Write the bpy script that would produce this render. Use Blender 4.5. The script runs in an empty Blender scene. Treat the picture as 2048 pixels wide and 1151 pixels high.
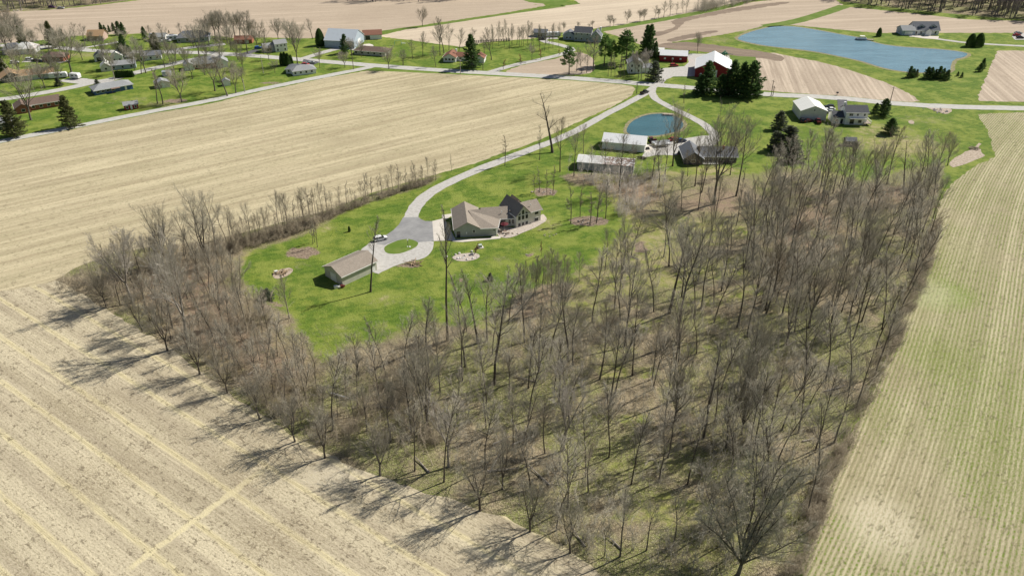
import bpy, bmesh, math, random
import numpy as np
from mathutils import Vector, Matrix
R=math.radians; PI=math.pi
C=bpy.context.scene.collection
SC=bpy.context.scene
# ------------------------------------------------------------------ camera, sky, sun, exposure
FPX=1560.; PIT=R(31.5); CH=118.
cam=bpy.data.cameras.new('camera'); co=bpy.data.objects.new('camera',cam); C.objects.link(co)
co.location=(0,0,CH); co.rotation_euler=(R(90)-PIT,0,0)
cam.sensor_width=36; cam.lens=36*FPX/2048; cam.clip_start=1; cam.clip_end=6000
SC.camera=co
SUN_AZ=R(29); SUN_EL=R(44)
w=bpy.data.worlds.new('World'); SC.world=w; w.use_nodes=True
nt=w.node_tree; bg=nt.nodes['Background']; sk=nt.nodes.new('ShaderNodeTexSky'); sk.sky_type='NISHITA'
sk.sun_disc=False; sk.sun_elevation=SUN_EL; sk.sun_rotation=PI/2-SUN_AZ
nt.links.new(sk.outputs[0],bg.inputs[0]); bg.inputs[1].default_value=0.052
sl=bpy.data.lights.new('sun','SUN'); sl.energy=5.0; sl.angle=R(0.5); sl.color=(1,.945,.84)
so=bpy.data.objects.new('sun',sl); C.objects.link(so)
sd=Vector((math.cos(SUN_AZ)*math.cos(SUN_EL),math.sin(SUN_AZ)*math.cos(SUN_EL),math.sin(SUN_EL)))
so.rotation_euler=sd.to_track_quat('Z','Y').to_euler()
SC.view_settings.view_transform='Standard'; SC.view_settings.look='None'; SC.view_settings.exposure=0.25; SC.view_settings.gamma=1
# ------------------------------------------------------------------ survey helpers: photo measurement -> ground metres
def G(px,py,z=0.):
    u=(px-1024)/FPX; v=(py-575.5)/FPX
    dy=math.cos(PIT)-v*math.sin(PIT); dz=-math.sin(PIT)-v*math.cos(PIT)
    t=(CH-z)/-dz; return Vector((u*t,dy*t))
def PY(y,z):
    dz=z-CH; fw=y*math.cos(PIT)-dz*math.sin(PIT); up=y*math.sin(PIT)+dz*math.cos(PIT)
    return 575.5-FPX*up/fw
def hgt(bx,by,ty):
    y=G(bx,by).y; lo,hi=0.,90.
    for _ in range(30):
        m=(lo+hi)/2
        if PY(y,m)>ty: lo=m
        else: hi=m
    return lo
# ------------------------------------------------------------------ mesh helpers
class MB:
    def __init__(s): s.v=[]; s.f=[]
    def add(s,vs,fs):
        n=len(s.v); s.v+= [tuple(v) for v in vs]; s.f+=[tuple(i+n for i in f) for f in fs]; return s
    def box(s,c,d,rz=0,rx=0):
        M=Matrix.Rotation(rz,3,'Z')@Matrix.Rotation(rx,3,'X'); c=Vector(c)
        vs=[c+M@Vector((a*d[0]/2,b*d[1]/2,e*d[2]/2)) for a in(-1,1) for b in(-1,1) for e in(-1,1)]
        return s.add(vs,[(0,1,3,2),(4,6,7,5),(0,4,5,1),(2,3,7,6),(0,2,6,4),(1,5,7,3)])
    def tube(s,pts,rs,n=6,cap=False):
        rings=[]
        b=len(s.v); m=len(pts)
        for i,p in enumerate(pts):
            t=(pts[min(i+1,m-1)]-pts[max(i-1,0)])
            if t.length<1e-6: t=Vector((0,0,1))
            t.normalize(); a=t.orthogonal().normalized() if i==0 else (a-t*a.dot(t)).normalized()
            c=t.cross(a)
            for k in range(n):
                an=2*PI*k/n; s.v.append(tuple(p+(a*math.cos(an)+c*math.sin(an))*rs[i]))
        for i in range(m-1):
            for k in range(n):
                k2=(k+1)%n; s.f.append((b+i*n+k,b+i*n+k2,b+(i+1)*n+k2,b+(i+1)*n+k))
        if cap: s.f.append(tuple(b+(m-1)*n+k for k in range(n)))
        return s
    def cyl(s,c,r,h,n=10,axis='Z',r2=None):
        c=Vector(c); d={'X':Vector((1,0,0)),'Y':Vector((0,1,0)),'Z':Vector((0,0,1))}[axis]
        b=len(s.v); s.tube([c-d*h/2,c+d*h/2],[r,r if r2 is None else r2],n)
        s.f.append(tuple(b+n+k for k in range(n))); s.f.append(tuple(b+n-1-k for k in range(n))); return s
    def mesh(s,name,m,smooth=False):
        me=bpy.data.meshes.new(name); me.from_pydata(s.v,[],s.f); me.update()
        if m: me.materials.append(m)
        if smooth: me.polygons.foreach_set('use_smooth',[True]*len(me.polygons))
        return me
    def build(s,name,m,parent=None,smooth=False):
        o=bpy.data.objects.new(name,s.mesh(name,m,smooth)); C.objects.link(o)
        if parent: o.parent=parent
        return o
def tag(o,label=None,cat=None,group=None,kind=None):
    if label: o['label']=label
    if cat: o['category']=cat
    if group: o['group']=group
    if kind: o['kind']=kind
    return o
def empty(name,loc,rz=0):
    o=bpy.data.objects.new(name,None); C.objects.link(o); o.empty_display_size=.5
    o.location=loc; o.rotation_euler=(0,0,rz); return o
# ------------------------------------------------------------------ material helpers
class NT:
    def __init__(s,name):
        s.m=bpy.data.materials.new(name); s.m.use_nodes=True; s.t=s.m.node_tree; s.b=s.t.nodes['Principled BSDF']
        s.b.inputs['Specular IOR Level'].default_value=.25
    def n(s,ty,**k):
        x=s.t.nodes.new(ty)
        for a,b in k.items(): setattr(x,a,b)
        return x
    def set(s,x,i,v):
        if v is None: return
        if isinstance(v,bpy.types.NodeSocket): s.t.links.new(v,x.inputs[i])
        else:
            if isinstance(v,tuple) and len(v)==3 and x.inputs[i].type=='RGBA': v=v+(1,)
            x.inputs[i].default_value=v
    def ma(s,op,a,b=None,c=None,clamp=False):
        x=s.n('ShaderNodeMath',operation=op); x.use_clamp=clamp; s.set(x,0,a); s.set(x,1,b); s.set(x,2,c); return x.outputs[0]
    def pos(s): return s.n('ShaderNodeNewGeometry').outputs['Position']
    def mapv(s,v,sc=(1,1,1),rz=0,lo=(0,0,0)):
        x=s.n('ShaderNodeMapping'); s.set(x,0,v); x.inputs['Scale'].default_value=sc; x.inputs['Rotation'].default_value=(0,0,rz); x.inputs['Location'].default_value=lo; return x.outputs[0]
    def noise(s,v,scale,det=3,ro=.6,dist=0):
        x=s.n('ShaderNodeTexNoise'); s.set(x,'Vector',v); x.inputs['Scale'].default_value=scale; x.inputs['Detail'].default_value=det; x.inputs['Roughness'].default_value=ro; x.inputs['Distortion'].default_value=dist; return x.outputs['Fac']
    def ss(s,v,a,b,o0=0,o1=1):
        x=s.n('ShaderNodeMapRange',interpolation_type='SMOOTHSTEP'); s.set(x,0,v); x.inputs[1].default_value=a; x.inputs[2].default_value=b; x.inputs[3].default_value=o0; x.inputs[4].default_value=o1; return x.outputs[0]
    def mix(s,f,a,b,mode='MIX'):
        x=s.n('ShaderNodeMix',data_type='RGBA',blend_type=mode); s.set(x,0,f); s.set(x,6,a); s.set(x,7,b); return x.outputs[2]
    def dot(s,v,d):
        x=s.n('ShaderNodeVectorMath',operation='DOT_PRODUCT'); s.set(x,0,v); x.inputs[1].default_value=d; return x.outputs['Value']
    def comb(s,a,b,c=0.):
        x=s.n('ShaderNodeCombineXYZ'); s.set(x,0,a); s.set(x,1,b); s.set(x,2,c); return x.outputs[0]
    def bump(s,h,st,d):
        x=s.n('ShaderNodeBump'); s.set(x,'Height',h); x.inputs['Strength'].default_value=st; x.inputs['Distance'].default_value=d; s.t.links.new(x.outputs[0],s.b.inputs['Normal'])
    def out(s,c,rough=.9):
        s.set(s.b,'Base Color',c); s.b.inputs['Roughness'].default_value=rough; return s.m
def mat(name,c1,c2=None,scale=1.5,rough=.85,bump=0,spec=None,metal=0):
    N=NT(name); 
    if c2 is None: c2=tuple(x*.75 for x in c1)
    p=N.n('ShaderNodeTexCoord').outputs['Object']
    f=N.noise(p,scale,4,.65); f=N.ss(f,.35,.68)
    if bump: N.bump(f,bump,.1)
    if spec is not None: N.b.inputs['Specular IOR Level'].default_value=spec
    N.b.inputs['Metallic'].default_value=metal
    return N.out(N.mix(f,c1,c2),rough)
def field_mat(name,ang,soil,straw,dark,green=(.12,.17,.03),tram=None,rowsp=.76,rowamt=.35,streak=.6,gamt=.0,curve=None,spk=.5,seed=0.,tcol=None,cross=(),blobs=()):
    """stubble field: rows and wheel lines run at 'ang' (or follow the field edge curve)"""
    N=NT(name); p=N.pos()
    if curve is None:
        v=N.dot(p,(-math.sin(ang),math.cos(ang),0)); u=N.dot(p,(math.cos(ang),math.sin(ang),0))
    else:
        x=N.dot(p,(1,0,0)); u=N.dot(p,(0,1,0)); fc=N.n('ShaderNodeFloatCurve'); cm=fc.mapping; cu=cm.curves[0]
        y0,y1,x0,x1=curve[0]; pts=curve[1]
        while len(cu.points)<len(pts): cu.points.new(.5,.5)
        for q,(yy,xx) in zip(cu.points,sorted(pts)): q.location=((yy-y0)/(y1-y0),(xx-x0)/(x1-x0))
        cm.update(); t=N.ss(u,y0,y1); 
        mr=N.n('ShaderNodeMapRange'); N.set(mr,0,u); mr.inputs[1].default_value=y0; mr.inputs[2].default_value=y1
        N.set(fc,'Value',mr.outputs[0]); e=N.ma('MULTIPLY_ADD',fc.outputs[0],x1-x0,x0); v=N.ma('SUBTRACT',x,e)
    wob=N.noise(p,.35,2); v2=N.ma('MULTIPLY_ADD',wob,.35 if curve is None else .22,v)
    row=N.ma('SINE',N.ma('MULTIPLY',v2,2*PI/rowsp)); row=N.ma('MULTIPLY_ADD',row,.5,.5)
    st=N.noise(N.comb(N.ma('MULTIPLY',u,.012),N.ma('MULTIPLY',v2,.28),seed),1.,4,.62)
    st2=N.noise(N.comb(N.ma('MULTIPLY',u,.06),N.ma('MULTIPLY',v2,1.6),seed+5),1.,3,.6)
    big=N.noise(N.mapv(p,lo=(seed,0,0)),.018,3,.55)
    c=N.mix(N.ss(st,.36,.64,0,streak),soil,straw)
    c=N.mix(N.ma('MULTIPLY',N.ss(st2,.4,.66),.45),c,straw)
    c=N.mix(N.ss(big,.45,.7,0,.45),c,tuple(a*.45+b*.55 for a,b in zip(dark,soil)))
    bd=N.noise(N.comb(N.ma('MULTIPLY',u,.006),N.ma('MULTIPLY',v2,.16),seed+9),1.,5,.7); c=N.mix(N.ss(bd,.53,.58,0,.5),c,tuple(a*.55+b*.45 for a,b in zip(dark,straw)))
    c=N.mix(N.ss(bd,.45,.40,0,.6),c,tuple(min(1,a*1.12) for a in straw)); c=N.mix(N.ma('MULTIPLY',row,rowamt),c,dark)
    fine=N.noise(N.comb(N.ma('MULTIPLY',u,.7),N.ma('MULTIPLY',v2,1.5),3.3),2.1,4,.75)
    c=N.mix(N.ss(fine,.5,.68,0,spk),c,dark)
    c=N.mix(N.ss(fine,.3,.44,.5,0),c,tuple(min(1,a*1.25) for a in straw))
    if gamt:
        g=N.noise(p,.03,4,.65); g=N.ss(g,.36,.6); g2=N.ss(N.noise(p,2.1,3,.8),.5,.56)
        g3=N.ma('MULTIPLY',N.ss(row,.35,.9),g2)
        c=N.mix(N.ma('MULTIPLY',g,min(.10,gamt*.1)),c,tuple(a*.5+b*.5 for a,b in zip(green,soil)))
        c=N.mix(N.ma('MULTIPLY',N.ma('MULTIPLY_ADD',g,.85,.15),N.ma('MULTIPLY',g3,gamt)),c,green)
    if tram:
        off,sp,wd=tram
        ph=N.ma('FRACT',N.ma('DIVIDE',N.ma('SUBTRACT',N.ma('MULTIPLY_ADD',N.noise(N.comb(N.ma('MULTIPLY',u,.05),0,0),1,1),.6,v),off-sp/2),sp))
        d=N.ma('MULTIPLY',N.ma('ABSOLUTE',N.ma('SUBTRACT',ph,.5)),sp)
        brk=N.noise(N.comb(N.ma('MULTIPLY',u,.25),v,0),1.2,3,.7)
        tm=N.ma('MULTIPLY',N.ss(d,wd*1.25,wd*.3),N.ss(brk,.3,.6,.3,.9))
        c=N.mix(tm,c,tcol or (.72,.60,.30))
        ed=N.ma('MULTIPLY',N.ss(N.ma('ABSOLUTE',N.ma('SUBTRACT',d,wd*.18)),.2,.02),N.ss(brk,.4,.6,.1,.5))
        c=N.mix(ed,c,(.20,.155,.08))
    for uo,v0,v1 in cross:
        d=N.ma('ABSOLUTE',N.ma('SUBTRACT',N.ma('MULTIPLY_ADD',wob,1.5,u),uo)); c=N.mix(N.ma('MULTIPLY',N.ma('MULTIPLY',N.ss(d,1.,.4),N.ss(v,v0,v0+2)),N.ma('MULTIPLY',N.ss(v,v1,v1-2),N.ss(fine,.35,.6,.35,.85))),c,tcol or straw)
    for bx,by,rx,ry,bc,ba in blobs:
        q=N.ma('SQRT',N.ma('ADD',N.ma('POWER',N.ma('DIVIDE',N.ma('SUBTRACT',N.dot(p,(1,0,0)),bx),rx),2.),N.ma('POWER',N.ma('DIVIDE',N.ma('SUBTRACT',N.dot(p,(0,1,0)),by),ry),2.)))
        c=N.mix(N.ma('MULTIPLY',N.ss(N.ma('MULTIPLY_ADD',big,1.2,q),1.7,.8),N.ma('MULTIPLY_ADD',N.ss(fine,.44,.54),ba*.85,ba*.12)),c,bc)
    ck=N.noise(N.comb(N.ma('MULTIPLY',u,.8),v2,7.7),.85,4,.8); c=N.mix(N.ss(ck,.55,.63,0,spk*.8),c,tuple(a*.62 for a in dark))
    N.bump(fine,.8,.15)
    return N.out(c,.95)
# ------------------------------------------------------------------ ground masks
def sdf(X,Y,poly):
    P=np.array(poly); n=len(P); d=np.full(X.shape,1e9); ins=np.zeros(X.shape,bool)
    for i in range(n):
        a=P[i]; b=P[(i+1)%n]; ex,ey=b-a; wx=X-a[0]; wy=Y-a[1]
        t=np.clip((wx*ex+wy*ey)/(ex*ex+ey*ey+1e-9),0,1); d=np.minimum(d,np.hypot(wx-ex*t,wy-ey*t))
        c=((a[1]>Y)!=(b[1]>Y))&(X<(b[0]-a[0])*(Y-a[1])/(b[1]-a[1]+1e-12)+a[0]); ins^=c
    return np.where(ins,d,-d)
def gp(L): return [tuple(G(*p)) for p in L]
def inpoly(x,y,P):
    r=False; n=len(P)
    for i in range(n):
        a=P[i]; b=P[(i+1)%n]
        if (a[1]>y)!=(b[1]>y) and x<(b[0]-a[0])*(y-a[1])/(b[1]-a[1])+a[0]: r=not r
    return r
WOODS=gp([(90,565),(140,528),(230,495),(415,474),(560,448),(640,428),(700,405),(760,382),(850,356),(880,348),(876,358),(853,371),(777,393),(686,424),(642,456),(606,470),(542,491),(489,507),(475,545),(499,576),(513,602),(547,616),(586,628),(606,652),(625,690),(652,722),(704,690),(756,690),(795,664),(843,640),(900,650),(935,650),(1010,618),(1034,587),(1088,566),(1137,560),(1150,535),(1174,522),(1204,505),(1225,480),(1260,460),(1240,425),(1215,400),(1190,372),(1150,372),(1120,352),(1150,345),(1290,350),(1340,345),(1520,345),(1560,330),(1600,335),(1660,340),(1730,365),(1800,340),(1890,325),(1885,350),(1875,400),(1860,450),(1846,520),(1826,570),(1804,620),(1774,700),(1752,760),(1706,835),(1660,915),(1625,1000),(1606,1070),(1590,1180),(1215,1200),(1150,1145),(985,1045),(850,1003),(680,945),(580,893),(430,793),(310,702),(180,622),(80,590)])
FARW=[gp(q) for q in ([(1683,3),(1748,11),(1853,23),(1960,33),(2120,44),(3000,80),(2600,-60),(1640,-60)],[(690,1),(760,4),(880,3),(940,-3),(1000,-60),(640,-60)],[(-60,24),(60,21),(120,17),(200,8),(290,-3),(300,-60),(-60,-60)])]
BROWN=[gp(q) for q in ([(1330,410),(1400,385),(1480,380),(1500,440),(1420,425),(1340,412)],[(1150,350),(1300,360),(1340,400),(1290,420),(1220,390),(1160,375)],
  [(1560,430),(1640,380),(1700,460),(1640,560),(1560,580),(1530,520)],[(1020,625),(1050,580),(1140,570),(1120,640),(1060,680)],[(230,560),(440,500),(470,560),(520,640),(640,740),(560,800),(330,660)],
  [(1700,400),(1760,372),(1830,372),(1820,400),(1740,430)])]
GREENP=[(1340,452,110,22,1.),(1290,500,80,34,.95),(1430,545,90,18,.8),(1260,560,70,22,.8),(1530,430,50,14,.5),(1200,560,60,26,.9),(1480,590,60,14,.6),(1360,640,60,12,.5),(1150,640,80,14,.55),(1240,445,45,26,.85),(1290,505,45,30,.8),(1350,450,70,18,.95),(1225,398,30,12,.6),(1200,500,60,30,1.),(1330,560,50,14,.7),(1430,520,60,12,.6),(1560,500,50,12,.5),(1620,540,50,14,.5),(1450,760,60,14,.5),(1120,800,60,16,.5),(1000,860,60,14,.45),(1350,930,70,20,.5),(1500,1080,60,30,.55),(1640,470,40,14,.5),(1160,610,80,12,.6),(1080,700,70,12,.45),(870,720,50,10,.5),(1560,780,50,12,.5),(1400,1110,60,20,.6),(1250,700,60,14,.5),(780,760,60,10,.45),(640,700,30,20,.6),(600,650,25,25,.6),(460,560,25,20,.6),(980,650,50,14,.6),(1320,462,55,22,.95),(1400,480,60,14,.8),(1475,462,45,18,.7),(1310,530,45,30,.6),(1250,570,60,18,.8),(1360,560,50,20,.75),(1500,580,60,16,.6),(1440,640,60,16,.5),(1265,838,50,14,.8),(1230,745,45,18,.7),(1290,745,40,15,.6),
 (1350,1020,110,40,.75),(1230,930,60,22,.5),(1130,880,50,16,.6),(1260,1030,60,30,.5),(1380,860,60,25,.45),(1180,660,80,10,.4),(980,735,60,16,.45),(1410,605,60,14,.6),(1500,700,60,20,.4),(1600,400,60,18,.5),(1540,380,40,14,.7),(1640,340,60,14,.8),(1420,345,120,14,.55),(1220,360,60,10,.5),(1150,520,60,26,.9),(1190,560,60,14,.7),(1700,520,60,16,.45),(1580,620,60,12,.5),(1500,1000,60,30,.4),(1390,700,60,20,.5),(1290,650,60,20,.6)]
DRY=[(1250,300,50,14,.4),(1470,300,60,10,.5),(1330,350,60,10,.9),(1430,340,60,10,.8),(1800,290,110,28,.75),(1760,260,80,16,.6),(1850,240,80,14,.4),(980,440,80,14,.25),(1000,520,70,16,.35),(1080,500,60,12,.4),(1090,450,40,20,.5),(520,470,60,30,.7),(600,530,40,10,.4),(680,660,70,28,.35),(790,600,60,20,.35),(480,520,16,40,.9),(760,600,30,14,.5),(720,690,60,10,.7),(560,640,40,20,.6),(640,455,50,14,.5),(1620,260,70,12,.3),(330,208,60,8,.6),(270,200,40,8,.5),(230,195,30,6,.4),(100,250,20,5,.3),(160,110,60,6,.6),(1480,62,40,6,.5),(1440,80,40,8,.5),(1330,520,50,22,.8),(1240,610,60,16,.7),(1900,160,60,20,.25),(1600,120,60,8,.3),(1700,140,60,10,.3)]
DIRT=[(582,552,28,11,.0),(605,505,38,13,.9),(540,610,38,9,.7),(350,202,30,5,.8),(540,166,30,3,.7),(1280,495,20,18,.7),(820,530,34,6,.8),(780,505,12,8,.3),(1090,384,26,9,1.),(1178,442,44,11,1.),(1120,690,60,10,.3),(1058,511,9,4,1.),(923,560,10,5,.7),(220,205,16,3,.5),(560,86,30,4,.2),(1300,150,60,3,.3)]
def ell(X,Y,L):
    w=np.zeros(X.shape)
    for px,py,rx,ry,a in L:
        c=G(px,py); sx=abs(G(px+rx,py).x-c.x); sy=abs(G(px,py-ry).y-c.y)
        w=np.maximum(w,a*np.exp(-(((X-c.x)/sx)**2+((Y-c.y)/sy)**2)**1.5))
    return w
def build_ground():
    xs=np.concatenate([[-3000,-1200,-700],np.arange(-460,461,1.6),[700,1200,3000]]); ys=np.concatenate([[-600,0,50],np.arange(76,640,1.6),[700,900,1400,4000]])
    nx,ny=len(xs),len(ys); X,Y=np.meshgrid(xs,ys); v=np.zeros((nx*ny,3)); v[:,0]=X.ravel(); v[:,1]=Y.ravel()
    i=np.arange((nx-1)*(ny-1)); r=i//(nx-1); c=i%(nx-1); a=r*nx+c; q=np.stack([a,a+1,a+nx+1,a+nx],1)
    me=bpy.data.meshes.new('ground'); me.vertices.add(nx*ny); me.vertices.foreach_set('co',v.ravel())
    me.loops.add(q.size); me.loops.foreach_set('vertex_index',q.ravel().astype(np.int32)); me.polygons.add(len(q)); me.polygons.foreach_set('loop_start',(np.arange(len(q))*4).astype(np.int32))
    me.update(calc_edges=True)
    X=X.ravel(); Y=Y.ravel(); sm=lambda d,w:np.clip(d/(2*w)+.5,0,1)
    wo=sm(sdf(X,Y,WOODS),3.); gr=ell(X,Y,GREENP); lit=wo*(1-gr)
    br=np.zeros(X.shape)
    for b in BROWN: br=np.maximum(br,sm(sdf(X,Y,b),5.))
    for q in FARW: lit=np.maximum(lit,sm(sdf(X,Y,q),3.))
    dry=np.maximum(ell(X,Y,DRY),wo*.7); dirt=ell(X,Y,DIRT)
    col=np.stack([lit,dry,br*lit,dirt],1).astype(np.float32)
    at=me.attributes.new('zone','FLOAT_COLOR','POINT'); at.data.foreach_set('color',col.ravel())
    N=NT('meadow_and_leaf_litter'); p=N.pos(); av=N.n('ShaderNodeAttribute',attribute_name='zone'); sp=N.n('ShaderNodeSeparateColor'); N.t.links.new(av.outputs['Color'],sp.inputs[0])
    L,D,B=sp.outputs[0],sp.outputs[1],sp.outputs[2]; A=av.outputs['Alpha']
    n1=N.noise(p,.06,4,.6); n2=N.noise(p,.35,5,.7); n3=N.noise(p,1.6,4,.75); n4=N.noise(p,5.,3,.7)
    lawn=N.mix(N.ss(n1,.38,.62),(.11,.18,.018),(.21,.25,.04)); lawn=N.mix(N.ss(n2,.4,.62,0,.8),lawn,(.06,.125,.012)); lawn=N.mix(N.ss(N.noise(p,.12,5,.7),.47,.62,0,.75),lawn,(.25,.29,.06))
    lawn=N.mix(N.ss(n3,.5,.72,0,.45),lawn,(.27,.30,.07)); lawn=N.mix(N.ss(n4,.45,.7,0,.25),lawn,(.05,.10,.012))
    mow=N.ma('SINE',N.ma('MULTIPLY',N.ma('MULTIPLY_ADD',n1,7.,N.dot(p,(-.45,.89,0))),2*PI/2.6)); lawn=N.mix(N.ma('MULTIPLY_ADD',mow,.09,.09),lawn,(.22,.30,.05))
    dryc=N.mix(N.ss(n2,.35,.65),(.30,.28,.10),(.40,.34,.19))
    dm=N.ss(N.ma('MULTIPLY_ADD',N.ma('SUBTRACT',n2,.5),1.3,D),.25,.85)
    dm=N.ma('MULTIPLY',dm,N.ss(n3,.25,.6,.45,1)); c=N.mix(dm,lawn,dryc)
    l1=N.mix(N.ss(n2,.36,.64),(.375,.305,.195),(.19,.155,.09)); l1=N.mix(N.ss(N.noise(p,.045,5,.68),.41,.57,0,.8),l1,(.19,.235,.04)); l1=N.mix(N.ss(n3,.4,.6,0,.7),l1,(.10,.08,.05)); l1=N.mix(N.ss(n4,.5,.66,0,.7),l1,(.70,.60,.44)); l1=N.mix(N.ss(n4,.46,.3,0,.7),l1,(.06,.05,.03))
    l2=N.mix(N.ss(n3,.4,.62),(.33,.245,.17),(.20,.145,.10)); l2=N.mix(N.ss(n4,.5,.66,0,.5),l2,(.5,.4,.3))
    l1=N.mix(N.ma('MULTIPLY',B,N.ss(n2,.3,.55,.4,1)),l1,l2)
    lm=N.ss(N.ma('ADD',N.ma('MULTIPLY_ADD',N.ma('SUBTRACT',n2,.5),1.,L),N.ma('MULTIPLY',N.ma('SUBTRACT',n3,.5),.6)),.3,.72); c=N.mix(lm,c,l1)
    dc=N.mix(N.ss(n3,.4,.62),(.34,.265,.20),(.17,.125,.09)); c=N.mix(N.ss(N.ma('MULTIPLY_ADD',N.ma('SUBTRACT',n2,.5),1.5,A),.38,.62),c,dc)
    N.bump(n3,1.,.35); me.materials.append(N.out(c,.95))
    o=bpy.data.objects.new('ground',me); C.objects.link(o); tag(o,'green lawn and brown leaf litter ground under the wood and farms','ground',kind='structure')
build_ground()
def dens(P,step,closed=True,jit=0,seed=1):
    rnd=random.Random(seed); out=[]; n=len(P)
    for i in range(n if closed else n-1):
        a=Vector(P[i]); b=Vector(P[(i+1)%n]); k=max(1,int((b-a).length/step))
        nn=Vector((-(b-a).y,(b-a).x)).normalized() if (b-a).length>1e-6 else Vector((0,0))
        for j in range(k):
            q=a.lerp(b,j/k); out.append(q+nn*rnd.uniform(-jit,jit))
    if not closed: out.append(Vector(P[-1]))
    return out
def smooth(P,closed=True,it=2):
    P=[Vector(p) for p in P]
    for _ in range(it):
        Q=[]; n=len(P)
        if not closed: Q.append(P[0])
        for i in range(n if closed else n-1):
            a=P[i]; b=P[(i+1)%n]; Q+= [a.lerp(b,.25),a.lerp(b,.75)]
        if not closed: Q.append(P[-1])
        P=Q
    return P
def sheet(name,pts,z,m,label,cat,jit=.25,sm=0,world=False,step=2.,kind='structure'):
    P=pts if world else gp(pts)
    if sm: P=smooth(P,True,sm)
    P=dens(P,step,True,jit,len(name)+int(abs(P[0][0])))
    bm=bmesh.new(); f=bm.faces.new([bm.verts.new((p[0],p[1],0)) for p in P]); 
    if f.normal.z<0 or True:
        bm.normal_update()
        if f.normal.z<0: f.normal_flip()
    bmesh.ops.triangulate(bm,faces=bm.faces[:]); me=bpy.data.meshes.new(name); bm.to_mesh(me); bm.free(); me.materials.append(m)
    o=bpy.data.objects.new(name,me); C.objects.link(o); o.location.z=z; tag(o,label,cat,kind=kind); return o
def ribbon(name,pts,wd,z,m,label,cat,sm=2,w2=None,jit=.2,kind='structure'):
    P=dens(smooth(gp(pts),False,sm),2.5,False,0); rnd=random.Random(7); b=MB(); n=len(P)
    for i,p in enumerate(P):
        t=(P[min(i+1,n-1)]-P[max(i-1,0)]).normalized(); nn=Vector((-t.y,t.x)); ww=(wd+((w2 or wd)-wd)*i/n)/2
        for s in(-1,1): q=p+nn*s*(ww+rnd.uniform(-jit,jit)); b.v.append((q.x,q.y,0))
    for i in range(n-1): b.f.append((2*i,2*i+2,2*i+3,2*i+1))
    o=b.build(name,m); o.location.z=z; tag(o,label,cat,kind=kind); return o
# ------------------------------------------------------------------ fields
SOIL=(.46,.365,.255); STRAW=(.66,.56,.36); DK=(.30,.225,.15)
CROSS=((-111.,36,69),)
DKR=(.27,.22,.14); BL1=((-55,120,14,12,DKR,.55),(-85,117,12,9,DKR,.5),(-45,102,12,8,DKR,.5),(-100,140,14,9,DKR,.45),(-38,118,9,5,(.60,.54,.42),.6))
GR=(.15,.20,.03); PL=(.60,.54,.40)
BL2=((121,190,12,10,(.15,.24,.02),1.),(108,158,12,14,GR,.5),(120,215,12,22,GR,.6),(96,150,7,14,DKR,.5),(125,230,30,40,GR,.45),(112,150,22,45,GR,.4),(72,105,9,11,PL,.8),(84,135,10,12,GR,.35),(100,120,14,22,GR,.4),(75,142,8,10,DKR,.45),(130,270,16,24,GR,.4),(118,190,10,9,PL,.5))
m_near=field_mat('near_stubble',R(-35.3),(.42,.36,.26),(.60,.53,.375),(.19,.15,.095),tram=(59.8,9.1,.8),rowsp=.76,rowamt=.14,streak=.85,gamt=.12,spk=.8,tcol=(.68,.60,.37),cross=CROSS,blobs=BL1)
m_big=field_mat('big_stubble',R(35),(.39,.325,.215),(.58,.505,.34),(.215,.185,.105),green=(.27,.26,.09),rowamt=.12,streak=1.,spk=.6,seed=2.,gamt=.3)
edge_px=[(1600,1151),(1620,1040),(1650,960),(1690,880),(1740,800),(1770,720),(1800,640),(1820,590),(1830,560),(1850,520),(1866,450),(1880,402),(1905,365),(1941,338),(1990,312),(1977,265),(1955,228)]
edge=[tuple(G(*p)) for p in edge_px]
pf=np.polyfit([e[1] for e in edge[:14]],[e[0] for e in edge[:14]],3); ep=[(yy,float(np.polyval(pf,yy))) for yy in range(90,291,20)]; sl0=(float(np.polyval(pf,110))-float(np.polyval(pf,90)))/20; ep=[(30,float(np.polyval(pf,90))-60*sl0)]+ep+[(335,float(np.polyval(pf,290))+38),(420,float(np.polyval(pf,290))+110)]
m_right=field_mat('row_stubble',0,(.385,.335,.215),(.53,.47,.325),(.19,.17,.085),green=(.13,.20,.02),rowsp=1.15,rowamt=.5,streak=.7,gamt=2.2,spk=.8,blobs=BL2,seed=9.,curve=((30,420,40,300),ep))
m_far=field_mat('far_stubble',R(10),(.42,.34,.26),(.52,.43,.33),(.30,.235,.175),rowamt=.15,streak=.5,spk=.35,seed=4.)
m_far2=field_mat('far_light_stubble',R(22),(.52,.43,.33),(.60,.51,.39),(.36,.29,.21),rowamt=.15,streak=.8,spk=.3,seed=6.)
m_tilled=field_mat('tilled_stubble',R(80),(.40,.325,.25),(.55,.46,.36),(.27,.21,.16),rowamt=.3,rowsp=2.4,streak=.9,spk=.4,seed=7.)
m_soil=field_mat('dark_soil',R(-18),(.23,.175,.13),(.30,.235,.175),(.15,.115,.09),rowamt=.4,rowsp=3.,streak=.8,spk=.5,seed=8.)
sheet('field',[(-120,634),(-60,591),(60,573),(112,560),(186,602),(330,690),(450,780),(600,880),(700,930),(870,990),(1010,1034),(1110,1082),(1180,1132),(1250,1190),(1150,1400),(-500,1500),(-500,900)],.014,m_near,'pale stubble field with straw wheel lines beyond the left edge of the wood','field',.5)
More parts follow.
